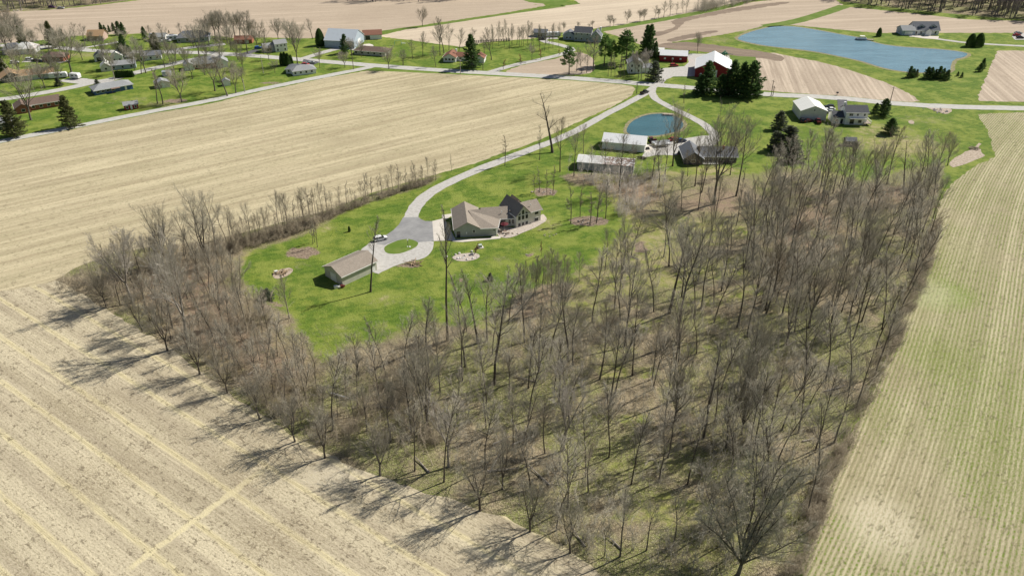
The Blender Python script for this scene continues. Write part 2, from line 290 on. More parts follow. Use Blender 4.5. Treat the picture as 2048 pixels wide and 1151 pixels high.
sheet('field',[(-500,420),(-40,292),(0,287),(104,267),(208,246),(313,226),(420,208),(483,192),(567,174),(650,156),(737,141),(820,143),(1000,152),(1113,158),(1220,166),(1262,172),(1272,178),(1262,192),(1225,213),(1180,233),(1150,247),(1100,270),(1050,292),(1000,308),(940,330),(880,346),(850,355),(760,380),(700,403),(640,426),(560,446),(420,480),(235,503),(150,536),(110,560),(60,578),(-60,595),(-120,640),(-500,900)],.008,m_big,'large striped stubble field between the diagonal lane and the house drive','field',.4)
sheet('field',edge_px+[(2060,224),(2700,230),(3500,600),(3200,1500),(1560,1500)],.012,m_right,'stubble field with curved green rows right of the wood','field',.5)
sheet('field',[(-300,90),(-60,90),(60,84),(150,72),(290,67),(325,68),(400,70),(470,76),(525,75),(608,77),(650,75),(700,73),(725,67),(820,54),(900,42),(1010,26),(1090,12),(1040,5),(1000,-20),(640,-30),(600,-10),(283,0),(166,14),(98,20),(16,23),(-300,40)],.008,m_far,'brown stubble field behind the neighbourhood trees','field',.6)
sheet('field',[(283,0),(620,-1),(713,5),(820,9),(915,6),(979,0),(1040,5),(1090,12),(1000,-90),(100,-90)],.006,m_far,'distant brown field strip behind the far left wood edge','field',.6)
sheet('field',[(754,73),(820,57),(900,45),(1010,29),(1110,14),(1160,8),(1100,-30),(1500,-60),(1500,0),(1393,23),(1305,39),(1217,54),(1126,65),(1060,78),(973,84),(925,94),(870,88),(820,80),(790,77)],.010,m_far2,'light tan stubble field behind the windbreak trees','field',.6)
sheet('field',[(1205,64),(1305,45),(1400,28),(1500,5),(1650,-12),(1686,10),(1620,34),(1569,47),(1540,49),(1492,61),(1440,70),(1378,80),(1345,84),(1330,98),(1300,96),(1240,74)],.012,m_far,'brown stubble field with dark tilled curves near the long pond','field',.6)
sheet('field',[(1567,49),(1620,34),(1686,13),(1775,22),(1853,30),(1931,39),(2048,42),(2600,55),(2600,70),(2048,66),(1881,66),(1800,66),(1754,66),(1683,60),(1605,52)],.012,m_far,'brown stubble field behind the grey house with dormers','field',.6)
sheet('field',[(1505,112),(1540,104),(1571,111),(1657,127),(1722,148),(1788,171),(1827,192),(1844,206),(1775,201),(1696,193),(1600,187),(1540,182),(1516,180)],.012,m_tilled,'fan-shaped tilled field between the road and the long pond','field',.5,sm=1)
sheet('field',[(1995,101),(2048,101.6),(2500,104),(2600,205),(2048,204),(1958,202),(1957,190)],.012,m_tilled,'pale field at the far right beyond the grass strip','field',.5)
sheet('field',[(1005,147),(1029,134),(1080,123),(1119,116),(1144,104),(1170,106),(1190,120),(1188,146),(1150,150),(1113,150),(1050,147)],.012,m_far,'small brown field corner between two drives and the main road','field',.5,sm=1)
sheet('tilled_soil',[(1330,86),(1378,84),(1430,90),(1500,100),(1545,106),(1575,116),(1560,124),(1535,118),(1470,112),(1400,102),(1330,98),(1312,92)],.022,m_soil,'dark freshly tilled soil strip behind the red shed','soil',.8,sm=2)
sheet('tilled_soil',[(1300,66),(1340,60),(1352,52),(1340,44),(1352,37),(1400,30),(1450,18),(1540,6),(1590,3),(1560,10),(1480,22),(1410,34),(1372,42),(1364,50),(1350,62),(1330,70),(1310,74)],.022,m_soil,'dark winding tilled band curving up the far field','soil',.8,sm=2)
sheet('tilled_soil',[(1340,78),(1380,68),(1430,60),(1440,63),(1400,72),(1360,82),(1330,84)],.026,m_soil,'short dark tilled sliver left of the long pond','soil',.8,sm=2)
m_green=mat('verge_grass',(.10,.17,.02),(.155,.205,.045),.15,.95)
sheet('meadow',[(1025,-6),(1092,-6),(1152,8),(1125,12.5),(1092,8),(1060,5)],.03,m_green,'bright green grass wedge among the far tan fields','grass',.5)
ribbon('meadow',[(690,76),(760,64),(845,53),(920,42),(1010,28),(1128,12)],5,.03,m_green,'narrow green ditch line between the far fields','grass')
ribbon('meadow',[(1530,53),(1590,44),(1650,26),(1690,12)],9,.03,m_green,'straight green strip running up from the long pond','grass')
ribbon('meadow',[(1140,66),(1217,58),(1305,43),(1400,26),(1480,8)],7,.03,m_green,'green verge below the far tree row','grass')
sheet('meadow',[(1511,114),(1459,112),(1459,119),(1505,145),(1512,140)],.03,m_green,'green grass corner beside the big red barn','grass',.2)
# ------------------------------------------------------------------ roads
m_road=mat('worn_road',(.50,.49,.46),(.42,.41,.385),.5,.9); m_grav=mat('pale_gravel',(.50,.485,.46),(.40,.385,.36),.9,.95,.3); m_asph=mat('drive_asphalt',(.235,.235,.24),(.30,.30,.30),.25,.9); m_conc=mat('pale_concrete',(.62,.58,.52),(.54,.50,.45),.4,.9)
m_dark_asph=mat('dark_asphalt',(.09,.09,.1),(.13,.13,.14),.5,.9)
m_verge=mat('field_verge',(.12,.20,.025),(.17,.22,.05),.2,.95)
ribbon('verge',[(737,140),(820,142.5),(1000,151.5),(1113,157),(1220,165),(1290,172)],3.5,.02,m_verge,'thin green verge along the field side of the main road','grass')
ribbon('road',[(255,104),(324,104),(400,105.5),(463,108.5),(525,113),(598,119),(671,125),(742,130.5),(820,136.5),(904,142),(1009,148),(1113,154),(1220,162),(1291,168),(1381,175.5),(1460,183),(1540,189.5),(1670,195),(1775,206),(1879,213),(2048,217),(2500,224)],6.4,.05,m_road,'long grey country road crossing from the houses to the right','road',1)
ribbon('road',[(-80,298),(0,283),(104,262.5),(208,241.5),(313,221),(420,201.5),(483,187),(567,169),(650,152.5),(734,136),(752,131)],5,.055,m_road,'straight grey lane along the top edge of the large striped field','road',1)
ribbon('road',[(-60,205),(0,199),(39,194),(83,186),(130,178),(182,166),(229,158),(268,146),(338,130),(378,121),(420,113),(465,108)],6,.056,m_road,'grey neighbourhood street between the blue ranch and tan-roof houses','road',1)
ribbon('road',[(-60,91),(0,91),(60,92.5),(110,95),(160,99),(190,102),(256,104)],6,.057,m_road,'grey back street behind the white shrink-covered building','road',1)
ribbon('road',[(324,104),(367,97),(415,92),(450,88)],5,.06,m_road,'short pale street branch behind the grey-roof houses','road',1)
ribbon('path',[(57,101),(100,95.5),(160,97),(217,88),(246,82)],3,.064,m_grav,'thin pale path across the back lawns','path',1)
ribbon('driveway',[(47,122),(80,121),(110,120),(130,124)],6,.06,m_grav,'pale driveway with parked cars in the far left block','driveway',1)
ribbon('driveway',[(979,144.5),(1029,130),(1081,119.5),(1125,108.5),(1150,99),(1113,88),(1086,83),(1088,77),(1115,76)],4.5,.06,m_grav,'pale drive curving up to the far grey farmhouse','driveway',1)
ribbon('driveway',[(604,118),(640,107),(668,99),(680,97),(710,98)],5,.06,m_grav,'pale drive to the blue and white barn','driveway',1)
sheet('driveway',[(712,94),(735,87),(748,90),(745,95),(725,99)],.06,m_conc,'round pale concrete drive before the red-roof garage','driveway',0,sm=1)
ribbon('driveway',[(478,111),(500,105),(515,100)],5,.06,m_dark_asph,'short dark drive beside the two-storey white house','driveway',1)
sheet('driveway',[(607,118.5),(640,124),(625,131),(604,127)],.062,m_dark_asph,'dark parking pad behind the white hip-roof ranch','driveway',0)
sheet('driveway',[(117,161),(140,157),(163,156),(200,161),(232,156),(229,163),(182,170),(150,167),(125,164)],.06,m_grav,'pale gravel yard around the parked camper trailers','driveway',.3,sm=1)
sheet('driveway',[(298,66),(325,68),(370,70),(376,73),(330,84),(300,88)],.062,m_grav,'pale yard with vans in the far neighbourhood','driveway',.3,sm=1)
ribbon('driveway',[(1312,170),(1300,180),(1280,194),(1240,214),(1200,235),(1160,258),(1120,277),(1081,292),(1011,318),(941,345),(871,377),(841,400),(826,422),(821,437)],3.7,.06,m_grav,'long pale gravel drive winding from the road to the brown-roof house','driveway',2,w2=5.)
sheet('driveway',[(806,435),(837,434),(841,438),(850,442),(865,442.5),(868,482),(836,484.5),(822,479),(800,480),(785,484),(770,490),(752,488),(762,478),(774,469),(787,460),(798,449)],.066,m_asph,'dark asphalt turning apron in front of the brown-roof house','driveway',0)
sheet('driveway',[(716,506),(728,494),(742,484),(760,480),(800,482),(868,480),(867,494),(860,508),(845,518),(815,524),(790,531),(770,541),(752,550),(735,530)],.058,m_grav,'pale gravel loop between the garage and the house','driveway',.15,sm=1)
sheet('lawn',[(767.5,499),(770,492),(791,482),(808,478),(822,478),(836,484),(836,490),(829.5,496),(803,507),(785,508),(772,506)],.072,m_green,'oval grass island inside the gravel loop','lawn',.05,sm=1)
sheet('pavement',[(864.6,442.2),(884,437.5),(884,430),(903,427.5),(905,431),(890,440),(912,480.5),(867.5,482.2)],.076,m_conc,'cream concrete apron before the garage doors of the house','pavement',0)
sheet('path',[(904,483),(905,479),(983,475.5),(983,472),(1003,473),(1000,477),(960,481),(925,484)],.078,m_conc,'pale walkway along the south wall of the brown-roof house','path',0)
m_stone=mat('patio_stone',(.55,.49,.43),(.36,.31,.27),1.8,.95,.4)
sheet('patio',[(992,457),(1000,452),(1030,456),(1046,450),(1062,446),(1076,438),(1084,427),(1091,432),(1095,441),(1080,450),(1064,458),(1046,465),(1029,473),(1018,476),(1002,475),(994,470)],.08,m_stone,'curved stone patio and rock border below the tall windows','patio',.1,sm=1)
ribbon('driveway',[(1306,176),(1303,185),(1309,196),(1325,207),(1363,225),(1403,245),(1423,261),(1430,274),(1424,287)],3.6,.062,m_grav,'grey drive curving past the small pond to the dark-roof house','driveway',2,w2=4.5)
sheet('driveway',[(1306,292),(1340,282),(1370,277),(1400,272),(1419,271),(1433,280),(1432,291),(1400,300),(1381,302),(1354,312),(1320,309),(1291,315),(1283,312)],.064,m_grav,'gravel parking yard between the white sheds and the dark-roof house','driveway',.3,sm=1)
sheet('pavement',[(1287,303),(1291,290),(1300,288),(1312,291),(1300,304)],.07,m_conc,'cream concrete pad at the end of the white barn','pavement',0)
sheet('driveway',[(1300,172),(1311,163),(1317,138),(1345,135),(1368,133),(1377,124),(1374,112),(1380,108),(1419,108),(1459,111.5),(1460,121),(1440,140),(1400,151),(1387,153),(1347,153.5),(1332,159),(1328,166),(1334,172)],.068,m_grav,'wide pale gravel farmyard between the red barns','driveway',.3,sm=0)
sheet('driveway',[(1674.5,199),(1694,200),(1695,221),(1676,220)],.06,m_dark_asph,'grey drive of the white two-storey house','driveway',0)
ribbon('driveway',[(1818,72.5),(1840,73),(1860,76),(1880,79),(1931,85.8),(1990,89.5),(2048,92.5),(2400,106)],3.6,.06,m_grav,'pale drive leading right from the grey house with dormers','driveway',1)
sheet('driveway',[(1820,70.5),(1878,73),(1876,79),(1850,77.5),(1822,73.5)],.064,m_conc,'white concrete apron of the grey house with dormers','driveway',0)
sheet('driveway',[(2027,66),(2110,67),(2110,80),(2030,80),(2024,74)],.06,m_grav,'pale gravel parking lot at the far right edge','driveway',.2)
# rock pile dirt patches
m_dirt=mat('bare_dirt',(.50,.42,.34),(.30,.24,.18),1.2,.95,.5)
sheet('soil_patch',[(1897,330),(1905,318),(1925,306),(1950,294),(1957,286),(1962,288),(1958,296),(1970,311),(1950,320),(1926,331),(1905,335)],.05,m_dirt,'bare dirt and brush tongue at the field corner by the leaning tree','soil',.4)
sheet('soil_patch',[(545,548),(556,540),(575,535),(587,537),(584,545),(570,554),(556,558),(546,556)],.05,m_dirt,'pale ash ring around the burn pile on the lawn','soil',.15,sm=1)
sheet('soil_patch',[(903,514),(915,508),(932,506),(948,505),(960,509),(958,516),(945,521),(925,523),(910,520)],.05,m_stone,'oval rock garden bed on the lawn below the house','garden bed',.1,sm=1)
sheet('soil_patch',[(1815,243),(1822,240),(1829,243),(1828,248),(1820,248)],.05,m_dirt,'small bare sandy spot on the right meadow','soil',.1,sm=1)
sheet('soil_patch',[(1840,210),(1860,211),(1900,217),(1905,221),(1896,229),(1880,226),(1860,218)],.045,m_dirt,'grey stones around the road culvert','soil',.2,sm=1)
# ------------------------------------------------------------------ ponds
def water_mat(name,c):
    N=NT(name); p=N.pos(); n=N.noise(N.mapv(p,(.5,1.3,1)),.9,4,.7); N.bump(n,.6,.3); N.b.inputs['Specular IOR Level'].default_value=.6
    g=N.noise(N.mapv(p,(.03,.10,1)),1.,5,.7); return N.out(N.mix(N.ss(g,.35,.65),c,tuple(x*1.25 for x in c)),.12)
big=[(1474,78),(1480,72),(1504,63),(1540,54),(1565,52.5),(1592,53.5),(1644,62),(1680,69),(1720,76),(1761,89),(1801,94),(1840,96.5),(1879,99),(1918,103),(1938,108),(1928,115),(1907,119),(1902,130),(1900,143),(1879,146),(1827,145),(1800,142),(1775,138),(1750,131),(1722,122),(1685,114),(1644,105.5),(1600,99),(1540,93),(1510,88),(1488,83)]
def grow(P,d):
    c=Vector((sum(p[0] for p in P)/len(P),sum(p[1] for p in P)/len(P))); P=[Vector(p) for p in P]; n=len(P); A=sum(P[i].x*P[(i+1)%n].y-P[(i+1)%n].x*P[i].y for i in range(n)); s=1 if A>0 else -1; out=[]
    for i in range(n):
        t=(P[(i+1)%n]-P[i-1]).normalized(); out.append(P[i]+Vector((t.y,-t.x))*s*d)
    return out
m_bank=mat('pond_bank',(.31,.27,.165),(.17,.17,.075),.8,.95,.4)
bw=smooth(gp(big),True,1); sheet('pond_bank',grow(bw,2.),.03,m_bank,'pale stony bank around the long pond','bank',.35,world=True)
sheet('pond',bw,.05,water_mat('long_pond_water',(.155,.265,.325)),'long blue pond in the green meadow at upper right','pond',.15,world=True)
sm_=smooth(gp([(1252,264),(1256,252),(1264,243),(1280,234),(1302,228),(1334,227),(1356,234),(1367,245),(1366,257),(1347,265),(1313,272),(1280,272),(1262,270)]),True,2)
sheet('pond_bank',grow(sm_,1.6),.03,m_bank,'brown sandy rim around the small pond','bank',.3,world=True)
sheet('pond',sm_,.05,water_mat('small_pond_water',(.055,.13,.155)),'small blue pond behind the white barn','pond',.1,world=True)
# ------------------------------------------------------------------ bare trees
def rot_dir(d,ang,az):
    a=d.orthogonal().normalized(); b=d.cross(a); return (d*math.cos(ang)+(a*math.cos(az)+b*math.sin(az))*math.sin(ang)).normalized()
def path(rnd,p,d,L,n,wob,up):
    pts=[p.copy()]; d=d.copy()
    for i in range(n):
        d=(d+Vector((rnd.gauss(0,wob),rnd.gauss(0,wob),rnd.gauss(0,wob*.6)+up))).normalized(); p=p+d*(L/n); pts.append(p.copy())
    return pts
def at(pts,t):
    f=t*(len(pts)-1); i=min(int(f),len(pts)-2); return pts[i].lerp(pts[i+1],f-i),(pts[i+1]-pts[i]).normalized()
def spike(m,p,d,L,r):
    q=p+d*L; a=d.orthogonal().normalized()*r; b=d.cross(a).normalized()*r; n=len(m.v)
    m.v+= [tuple(p+a),tuple(p-a*.5+b*.87),tuple(p-a*.5-b*.87),tuple(q)]; m.f+=[(n,n+1,n+3),(n+1,n+2,n+3),(n+2,n,n+3)]
def bare_tree(seed,H,rad,clear,r0,kind='t',dn=1.,tw=.016):
    """trunk and main limbs in one mesh, all finer wood in the crown mesh"""
    rnd=random.Random(seed); T=MB(); K=MB(); limbs=[]
    lead=1 if kind in 'tnd' else (11 if kind=='f' else rnd.choice([2,3,3]))
    fork=H*(rnd.uniform(.22,.4) if kind=='s' else .12)
    lean=Vector((rnd.uniform(-.05,.05),rnd.uniform(-.05,.05),1)).normalized()
    if lead==1:
        tp=path(rnd,Vector((0,0,-.3)),lean,H*.97,9,.045 if kind!='d' else .07,.03)
        T.tube(tp,[r0*1.35 if i==0 else r0*(1-.9*(i/9)**1.1)+.02 for i in range(10)],8); mains=[(tp,r0,clear,H)]
    else:
        tp=path(rnd,Vector((0,0,-.3)),lean,fork,4,.04,.05); T.tube(tp,[r0*1.4,r0,r0*.92,r0*.88,r0*.8],8); mains=[]
        for k in range(lead):
            d=rot_dir(Vector((0,0,1)),rnd.uniform(.25,.5) if kind=='s' else .08+.055*k,2*PI*k/lead*(1 if kind=='s' else 4.2)+rnd.uniform(-.4,.4)+seed); L=(H-fork)*rnd.uniform(.88,1.08)*(1-.035*k if kind=='f' else 1)
            q=path(rnd,tp[-1],d,L,7,.07,.09); rr=r0*(.62 if kind=='s' else .42); T.tube(q,[rr*(1-.88*(i/7)) +.02 for i in range(8)],6); mains.append((q,rr,.12,L))
    nl={'t':20,'n':13,'s':13,'d':11,'f':12}[kind]
    for (tp,rr,cl,L) in mains:
        k=int(nl if lead==1 else nl)
        for i in range(k):
            t=cl+(1-cl)*(i+rnd.random()*.8)/k; t=min(t,.985); p,d=at(tp,t); s=(t-cl)/(1-cl)
            prof={'t':(.45+.75*math.sin(PI*min(1,s*.8+.25)))*(1-s*.45),'n':.75*(1-s*.6),'s':1.0-.45*s,'f':.75-.4*s,'d':.8*(1-.5*s)}[kind]
            ll=rad*prof*rnd.uniform(.65,1.2)*(1.25 if kind!='n' else 1); ang=rnd.uniform(.6,1.15)*(1-.4*s) if kind!='d' else rnd.uniform(.7,1.2)
            dd=rot_dir(d,ang,rnd.uniform(0,2*PI)); 
            if dd.z<.1: dd.z=.15; dd.normalize()
            lp=path(rnd,p,dd,ll,5,.13,.10 if kind!='d' else .04); lr=max(.035,rr*(1-.85*t)*.42)
            T.tube(lp,[lr*(1-.75*j/5)+.012 for j in range(6)],4)
            nb=int((7 if kind!='n' else 5)*dn*(.6+.5*ll/rad))
            for j in range(nb):
                t2=.18+.8*(j+rnd.random())/nb; p2,d2=at(lp,min(t2,.98)); bl=ll*.5*(1.1-.6*t2)*rnd.uniform(.7,1.2)
                d3=rot_dir(d2,rnd.uniform(.4,.85),rnd.uniform(0,2*PI)); d3.z+=.25; d3.normalize()
                bp=path(rnd,p2,d3,bl,3,.14,.10); K.tube(bp,[lr*.30*(1-.65*q/3)+.007 for q in range(4)],3)
                if kind=='d' and rnd.random()<.55: continue
                for q in range(int(8*dn)):
                    t3=.15+.85*(q+rnd.random())/(8*dn); p3,d4=at(bp,min(t3,.99)); d5=rot_dir(d4,rnd.uniform(.35,.8),rnd.uniform(0,2*PI)); d5.z+=.2; d5.normalize(); tl=bl*.42*rnd.uniform(.6,1.2)+.15
                    spike(K,p3,d5,tl,tw)
                    for z in range(4):
                        p6=p3+d5*tl*rnd.uniform(.2,.85); d6=rot_dir(d5,rnd.uniform(.35,.8),rnd.uniform(0,2*PI)); spike(K,p6,d6,tl*rnd.uniform(.4,.7)+.08,tw*.72)
    return T,K
def bark(name,a,b,s=1.2): return mat(name,a,b,s,.95,.6)
m_bark=bark('grey_bark',(.17,.15,.125),(.085,.072,.06)); m_bark2=bark('brown_bark',(.125,.105,.085),(.065,.053,.042)); m_pale=bark('pale_bark',(.34,.31,.27),(.19,.165,.14))
m_twig=bark('grey_twigs',(.45,.415,.335),(.28,.255,.20)); m_twig2=bark('brown_twigs',(.42,.36,.27),(.27,.23,.165)); m_ptwig=bark('pale_twigs',(.58,.53,.46),(.42,.38,.33)); m_bud=bark('orange_budding_twigs',(.42,.27,.14),(.30,.19,.10)); m_gbud=bark('green_budding_twigs',(.44,.42,.30),(.30,.28,.20))
m_ftwig=bark('far_wood_twigs',(.25,.225,.205),(.16,.145,.13)); PROTO={}
def proto(key,args,bk,tg):
    T,K=bare_tree(*args); PROTO.setdefault(key,[]).append((T.mesh('trunk',bk,True),K.mesh('crown',tg),.97*max(q[2] for q in K.v)))
for i in range(6): proto('t',(11+i,26,6.6,.36+.05*(i%3),.27,'t',.9,.014),m_bark if i%2 else m_bark2,m_twig if i%3 else m_twig2)
for i in range(2): proto('f',(31+i,24,5.4,.12,.27,'f',1.15,.014),m_bark,m_twig)
for i in range(3): proto('n',(41+i,15,3.3,.28,.13,'n',1.,.015),m_bark,m_twig2 if i%2 else m_twig)
for i in range(4): proto('s',(61+i,22,8.4,.3,.42,'s',1.,.014),m_bark2 if i%2 else m_bark,m_twig)
proto('d',(82,23,5.5,.3,.42,'d'),m_bark2,m_twig)
for i in range(2): proto('p',(91+i,20,6.,.3,.36,'s',1.05),m_pale,m_ptwig)
for i in range(2): proto('o',(101+i,8,2.,.2,.10,'n',1.4,.02),m_bark2,m_bud)
for i in range(2): proto('g',(111+i,14,3.4,.25,.17,'t',.9,.014),m_pale,m_gbud)
for i in range(2): proto('l',(121+i,22,2.6,.55,.27,'t',.6),m_bark2,m_twig)   # tall clear pole with small top
for i in range(3): proto('fs',(161+i,20,8.2,.25,.4,'s',1.,.022),m_bark,m_twig)
for i in range(3): proto('ft',(171+i,20,5.4,.3,.28,'t',.8,.022),m_bark,m_twig)
for i in range(2): proto('fp',(181+i,18,6.6,.3,.3,'s',1.2,.036),m_pale,m_ptwig)
for i in range(2): proto('fn',(191+i,18,3.4,.35,.2,'n',1.1,.028),m_bark,m_twig)
trnd=random.Random(5); TREES=[]
def tree(px,py,top,key,label,group,name='bare_tree',H=None,var=None,wide=1.):
    g=G(px,py); H=H or hgt(px,py,top); key={'s':'fs','t':'ft','p':'fp','n':'fn','l':'fn'}.get(key,key) if g.y>345 else key; L=PROTO[key]; T,K,h0=L[(var if var is not None else trnd.randrange(len(L)))%len(L)]
    o=empty(name,(g.x,g.y,0),trnd.uniform(0,2*PI)); s=H/h0; ws=s*wide*trnd.uniform(.92,1.1); o.scale=(ws,ws,s)
    for nm,me in(('trunk',T),('crown',K)):
        c=bpy.data.objects.new(nm,me); C.objects.link(c); c.parent=o
    tag(o,label,'tree',group); TREES.append((g.x,g.y)); return o
WG='bare trees of the big wood'; WL='tall bare grey tree crowded among the others of the big wood'
# individually recognisable trees
for a in [
 (1428,408,207,'s','largest dark tree of the clearing, thick trunk spreading before the dark-roof house',.78),
 (1105,305,187,'d','dark gnarled leafless tree standing alone beside the long gravel drive',1.),
 (741,583,438,'l','tall straight pole-like tree with a tiny top beside the detached garage',.8),
 (895,680,398,'l','very tall thin trunk on the lawn edge below the rock garden',.55),
 (1010,331,272,'n','small dark tree right on the edge of the long gravel drive',1.3),
 (1079,320,250,'n','slim tree between the drive and the gnarled leafless tree',1.),
 (903,343,308,'n','lone thin sapling at the field edge past the hedgerow end',.8),
 (845,53,12,'s','solitary round bare tree on the far green ditch line',1.),
 (1395,106,62,'s','solitary bare tree on the dark tilled soil behind the farmyard',.75),
 (62,240,118,'s','big old spreading tree with thick trunk beside the brick ranch',1.1),
 (143,145,52,'s','large dark spreading tree beside the white camper trailers',1.15),
 (364,205,128,'s','crooked thick-trunked tree by the lane right of the leaning pair',.9),
 (315,207,140,'l','left leaning trunk of the pair before the white-roof shed',1.2),
 (326,208,136,'l','right leaning trunk of the pair before the white-roof shed',1.2),
 (1239,382,262,'t','tall leaning tree rising in front of the grey weathered long shed',1.),
 (1345,332,195,'s','tall pale-trunked tree between the parked truck and small pond',.75),
 (1318,375,275,'t','slim dark tree right of the weathered long shed',.7),
 (1305,355,270,'n','thin straight tree before the gravel yard of the sheds',1.2),
 (1472,392,235,'t','second thick tree right of the largest one at the clearing',1.),
 (857,864,690,'s','broad many-armed tree in the lower middle of the wood near the field',1.05),
 (897,933,790,'p','pale sprawling tree with bleached limbs at the field corner edge',.9),
 (1126,900,745,'p','bleached pale-limbed tree in the middle of the lower wood',.95),
 (1005,977,860,'s','short forked tree with curved arms near the lower field edge',.8),
 (1475,1149,885,'f','huge fan-shaped tree at the bottom right corner of the wood',1.1),
 (1483,868,660,'f','tall vase-shaped dark tree right of centre in the lower wood',.7),
 (1350,840,690,'f','leaning pale-topped tree in the centre right of the wood',.75),
 (988,768,555,'t','tall forked tree in the centre of the wood facing the lawn',1.),
 (1136,722,545,'t','curving double-stemmed tree below the young grove',.9),
 (1079,744,600,'t','tree bending to the right just left of the double-stemmed one',.9),
 (956,685,530,'l','dark straight trunk at the shaded lawn edge left of the young grove',.9),
 (1265,750,565,'t','dark crooked trunk on a green patch in mid wood',.7),
 (1238,590,450,'t','tall tree at the lawn corner right of the young grove',.8),
 (1338,626,440,'t','spreading tree at the edge of the sunny clearing',1.2),
 (1490,535,395,'t','dark tree with brush pile at its foot in the right wood',.9),
 (329,532,400,'s','round broad tree at the left end of the northern hedgerow',.9),
 (413,532,370,'s','tallest dense-topped tree of the northern hedgerow',.75),
 (579,636,555,'g','slender pale budding tree on the lawn near the dark bush',.9),
 (266,605,455,'p','pale tangled tree at the left tip of the wood',.9),
 (378,690,480,'p','twin pale trunks leaning in the left block of the wood',.8),
 (494,663,545,'t','leaning tree by the sandy patch at the lawn left edge',.8),
 (521,700,640,'t','short broken-topped trunk low in the left block',.6),
 (1895,331,262,'s','bushy leaning tree beside the dirt tongue at the field corner',.8),
 (1807,378,282,'d','thin forked dead tree on the meadow edge at right',.8),
 (1368,206,165,'n','small bare tree left of the dark spruce group',1.3),
 (1290,152,97,'p','pale round-crowned tree in front of the white farmhouse',.8),
 (1270,148,100,'p','second pale tree half hiding the white farmhouse',.7),
 (1064,121,85,'s','low wide round tree on the lawn left of the young drive trees',1.),
 (1186,142,72,'t','tall tree in the scrubby corner left of the spruces',1.2),
 (595,128,35,'s','large bare tree beside the columnar evergreens',.8),
 (640,136,93,'s','bare tree beside the car of the white hip-roof ranch',.9),
 ]: tree(a[0],a[1],a[2],a[3],a[4],None,wide=a[5])
NG='bare trees of the far neighbourhood'; NL='bare spreading tree among the houses of the far neighbourhood'
for x,y,t in [(340,122,75),(399,118,40),(430,182,105),(455,192,112),(472,186,130),(20,110,35),(45,95,30),(60,108,45),(100,128,60),(170,90,48),(186,90,60),(283,148,92),(292,146,84),(90,176,120),(430,78,20),(455,86,25),(480,76,20),(500,80,22),(440,76,15),(470,72,18),(410,76,30),(418,90,40),(557,84,35),(580,80,38),(625,78,36),(704,112,75),(723,114,80),(778,138,88),(806,131,100),(495,106,40),(528,108,58),(313,110,62),(330,92,45),(300,92,50),(5,150,70),(120,100,50),(205,120,70),(240,120,75),(260,130,85),(275,110,70),(375,135,90),(350,150,105),(385,158,112),(250,95,55),(40,150,85),(15,60,10),(30,70,20),(150,75,45),(90,80,42),(388,95,50),(365,80,45),(445,130,80),(515,95,55),(550,146,118),(538,120,85),(690,135,100)]:
    tree(x,y,t,'s' if trnd.random()<.8 else 't',NL,NG,wide=1.12)
for x,y,t in [(25,95,48),(70,100,55),(80,140,90),(110,150,100),(165,120,78),(215,140,95),(228,148,104),(270,140,98),(330,135,95),(352,125,85),(410,150,105),(415,125,80),(440,110,62),(462,100,50),(476,120,78),(487,140,100),(505,80,35),(520,78,38),(5,80,25),(40,80,28),(468,160,120),(485,165,130),(120,170,118)]:
    tree(x,y,t,'s',NL,NG,wide=1.15)
YG='bare trees on the lawn before the windbreak'
for x,y,t in [(846,113,64),(825,118,78),(807,130,98),(872,134,92),(880,110,50),(888,106,33),(898,100,52),(918,105,56),(983,120,55),(969,111,70),(945,92,56)]: tree(x,y,t,'t','bare tree on the far lawn around the red-roof white ranch',YG)
for i in range(26):
    x=985+i*5.2+trnd.uniform(-4,4); y=(88 if i%2 else 96)+trnd.uniform(-4,6)-(0 if i<18 else -2); tree(x,y,y-trnd.uniform(36,48),'t','slim tree in the dense windbreak clump of the far lawn','windbreak trees on the far lawn','slim_tree',wide=.62)
for x,y,t,l in [(1007,139,118,'orange-budding young tree nearest the main road on the pale drive'),(1042,130,109,'second orange-budding young tree up the pale drive'),(1081,119,99,'third orange-budding young tree up the pale drive'),(1118,112,97,'smallest orange-budding young tree farthest up the pale drive')]: tree(x,y,t,'o',l,None,'young_tree',wide=1.3)
for x,y,t in [(1128,64,43),(1156,57,43),(1178,58,46),(1184,56,40),(1220,53,27),(1227,52,34),(1254,47,18),(1280,43,19),(1288,42,15),(1309,39,10),(1317,36,15),(1327,35,1),(1340,32,0),(1353,29,4),(1366,27,0),(1372,26,-2),(1410,15,-12),(1422,12,-12)]: tree(x,y,t,'t' if t<15 else 's','bare tree in the spaced row along the far field edge','field edge row of bare trees',wide=1.)
for x,y,t in [(1216,153,110),(1222,154,108),(1230,156,112),(1236,156,115),(1241,156,112),(1248,157,118),(1258,158,118),(1276,160,112),(1282,160,105),(1295,161,118),(1153,143,95),(1163,147,100),(1173,146,98)]: tree(x,y,t,'l' if x>1200 else 't','slim roadside tree in the row before the white farmhouse','slim trees before the farmhouse','slim_tree',wide=.9)
for x,y,t in [(1068,385,345),(1079,385,333),(1094,393,338),(1106,389,332)]: tree(x,y,t,'n','small tree in the round mulch bed above the house','trees of the upper mulch bed','slim_tree',wide=1.1)
for x,y,t in [(1141,447,368),(1160,434,375),(1180,450,385),(1193,446,378),(1196,433,372),(1211,437,360)]: tree(x,y,t,'n','slim tree in the mulch bed right of the house','trees of the right mulch bed','slim_tree',wide=1.2)
for x,y,t in [(620,429,375),(626,488,437),(635,494,438),(630,484,436)]: tree(x,y,t,'n','slim tree in the clump beside the bare soil bed on the lawn','clump beside the bare soil bed','slim_tree')
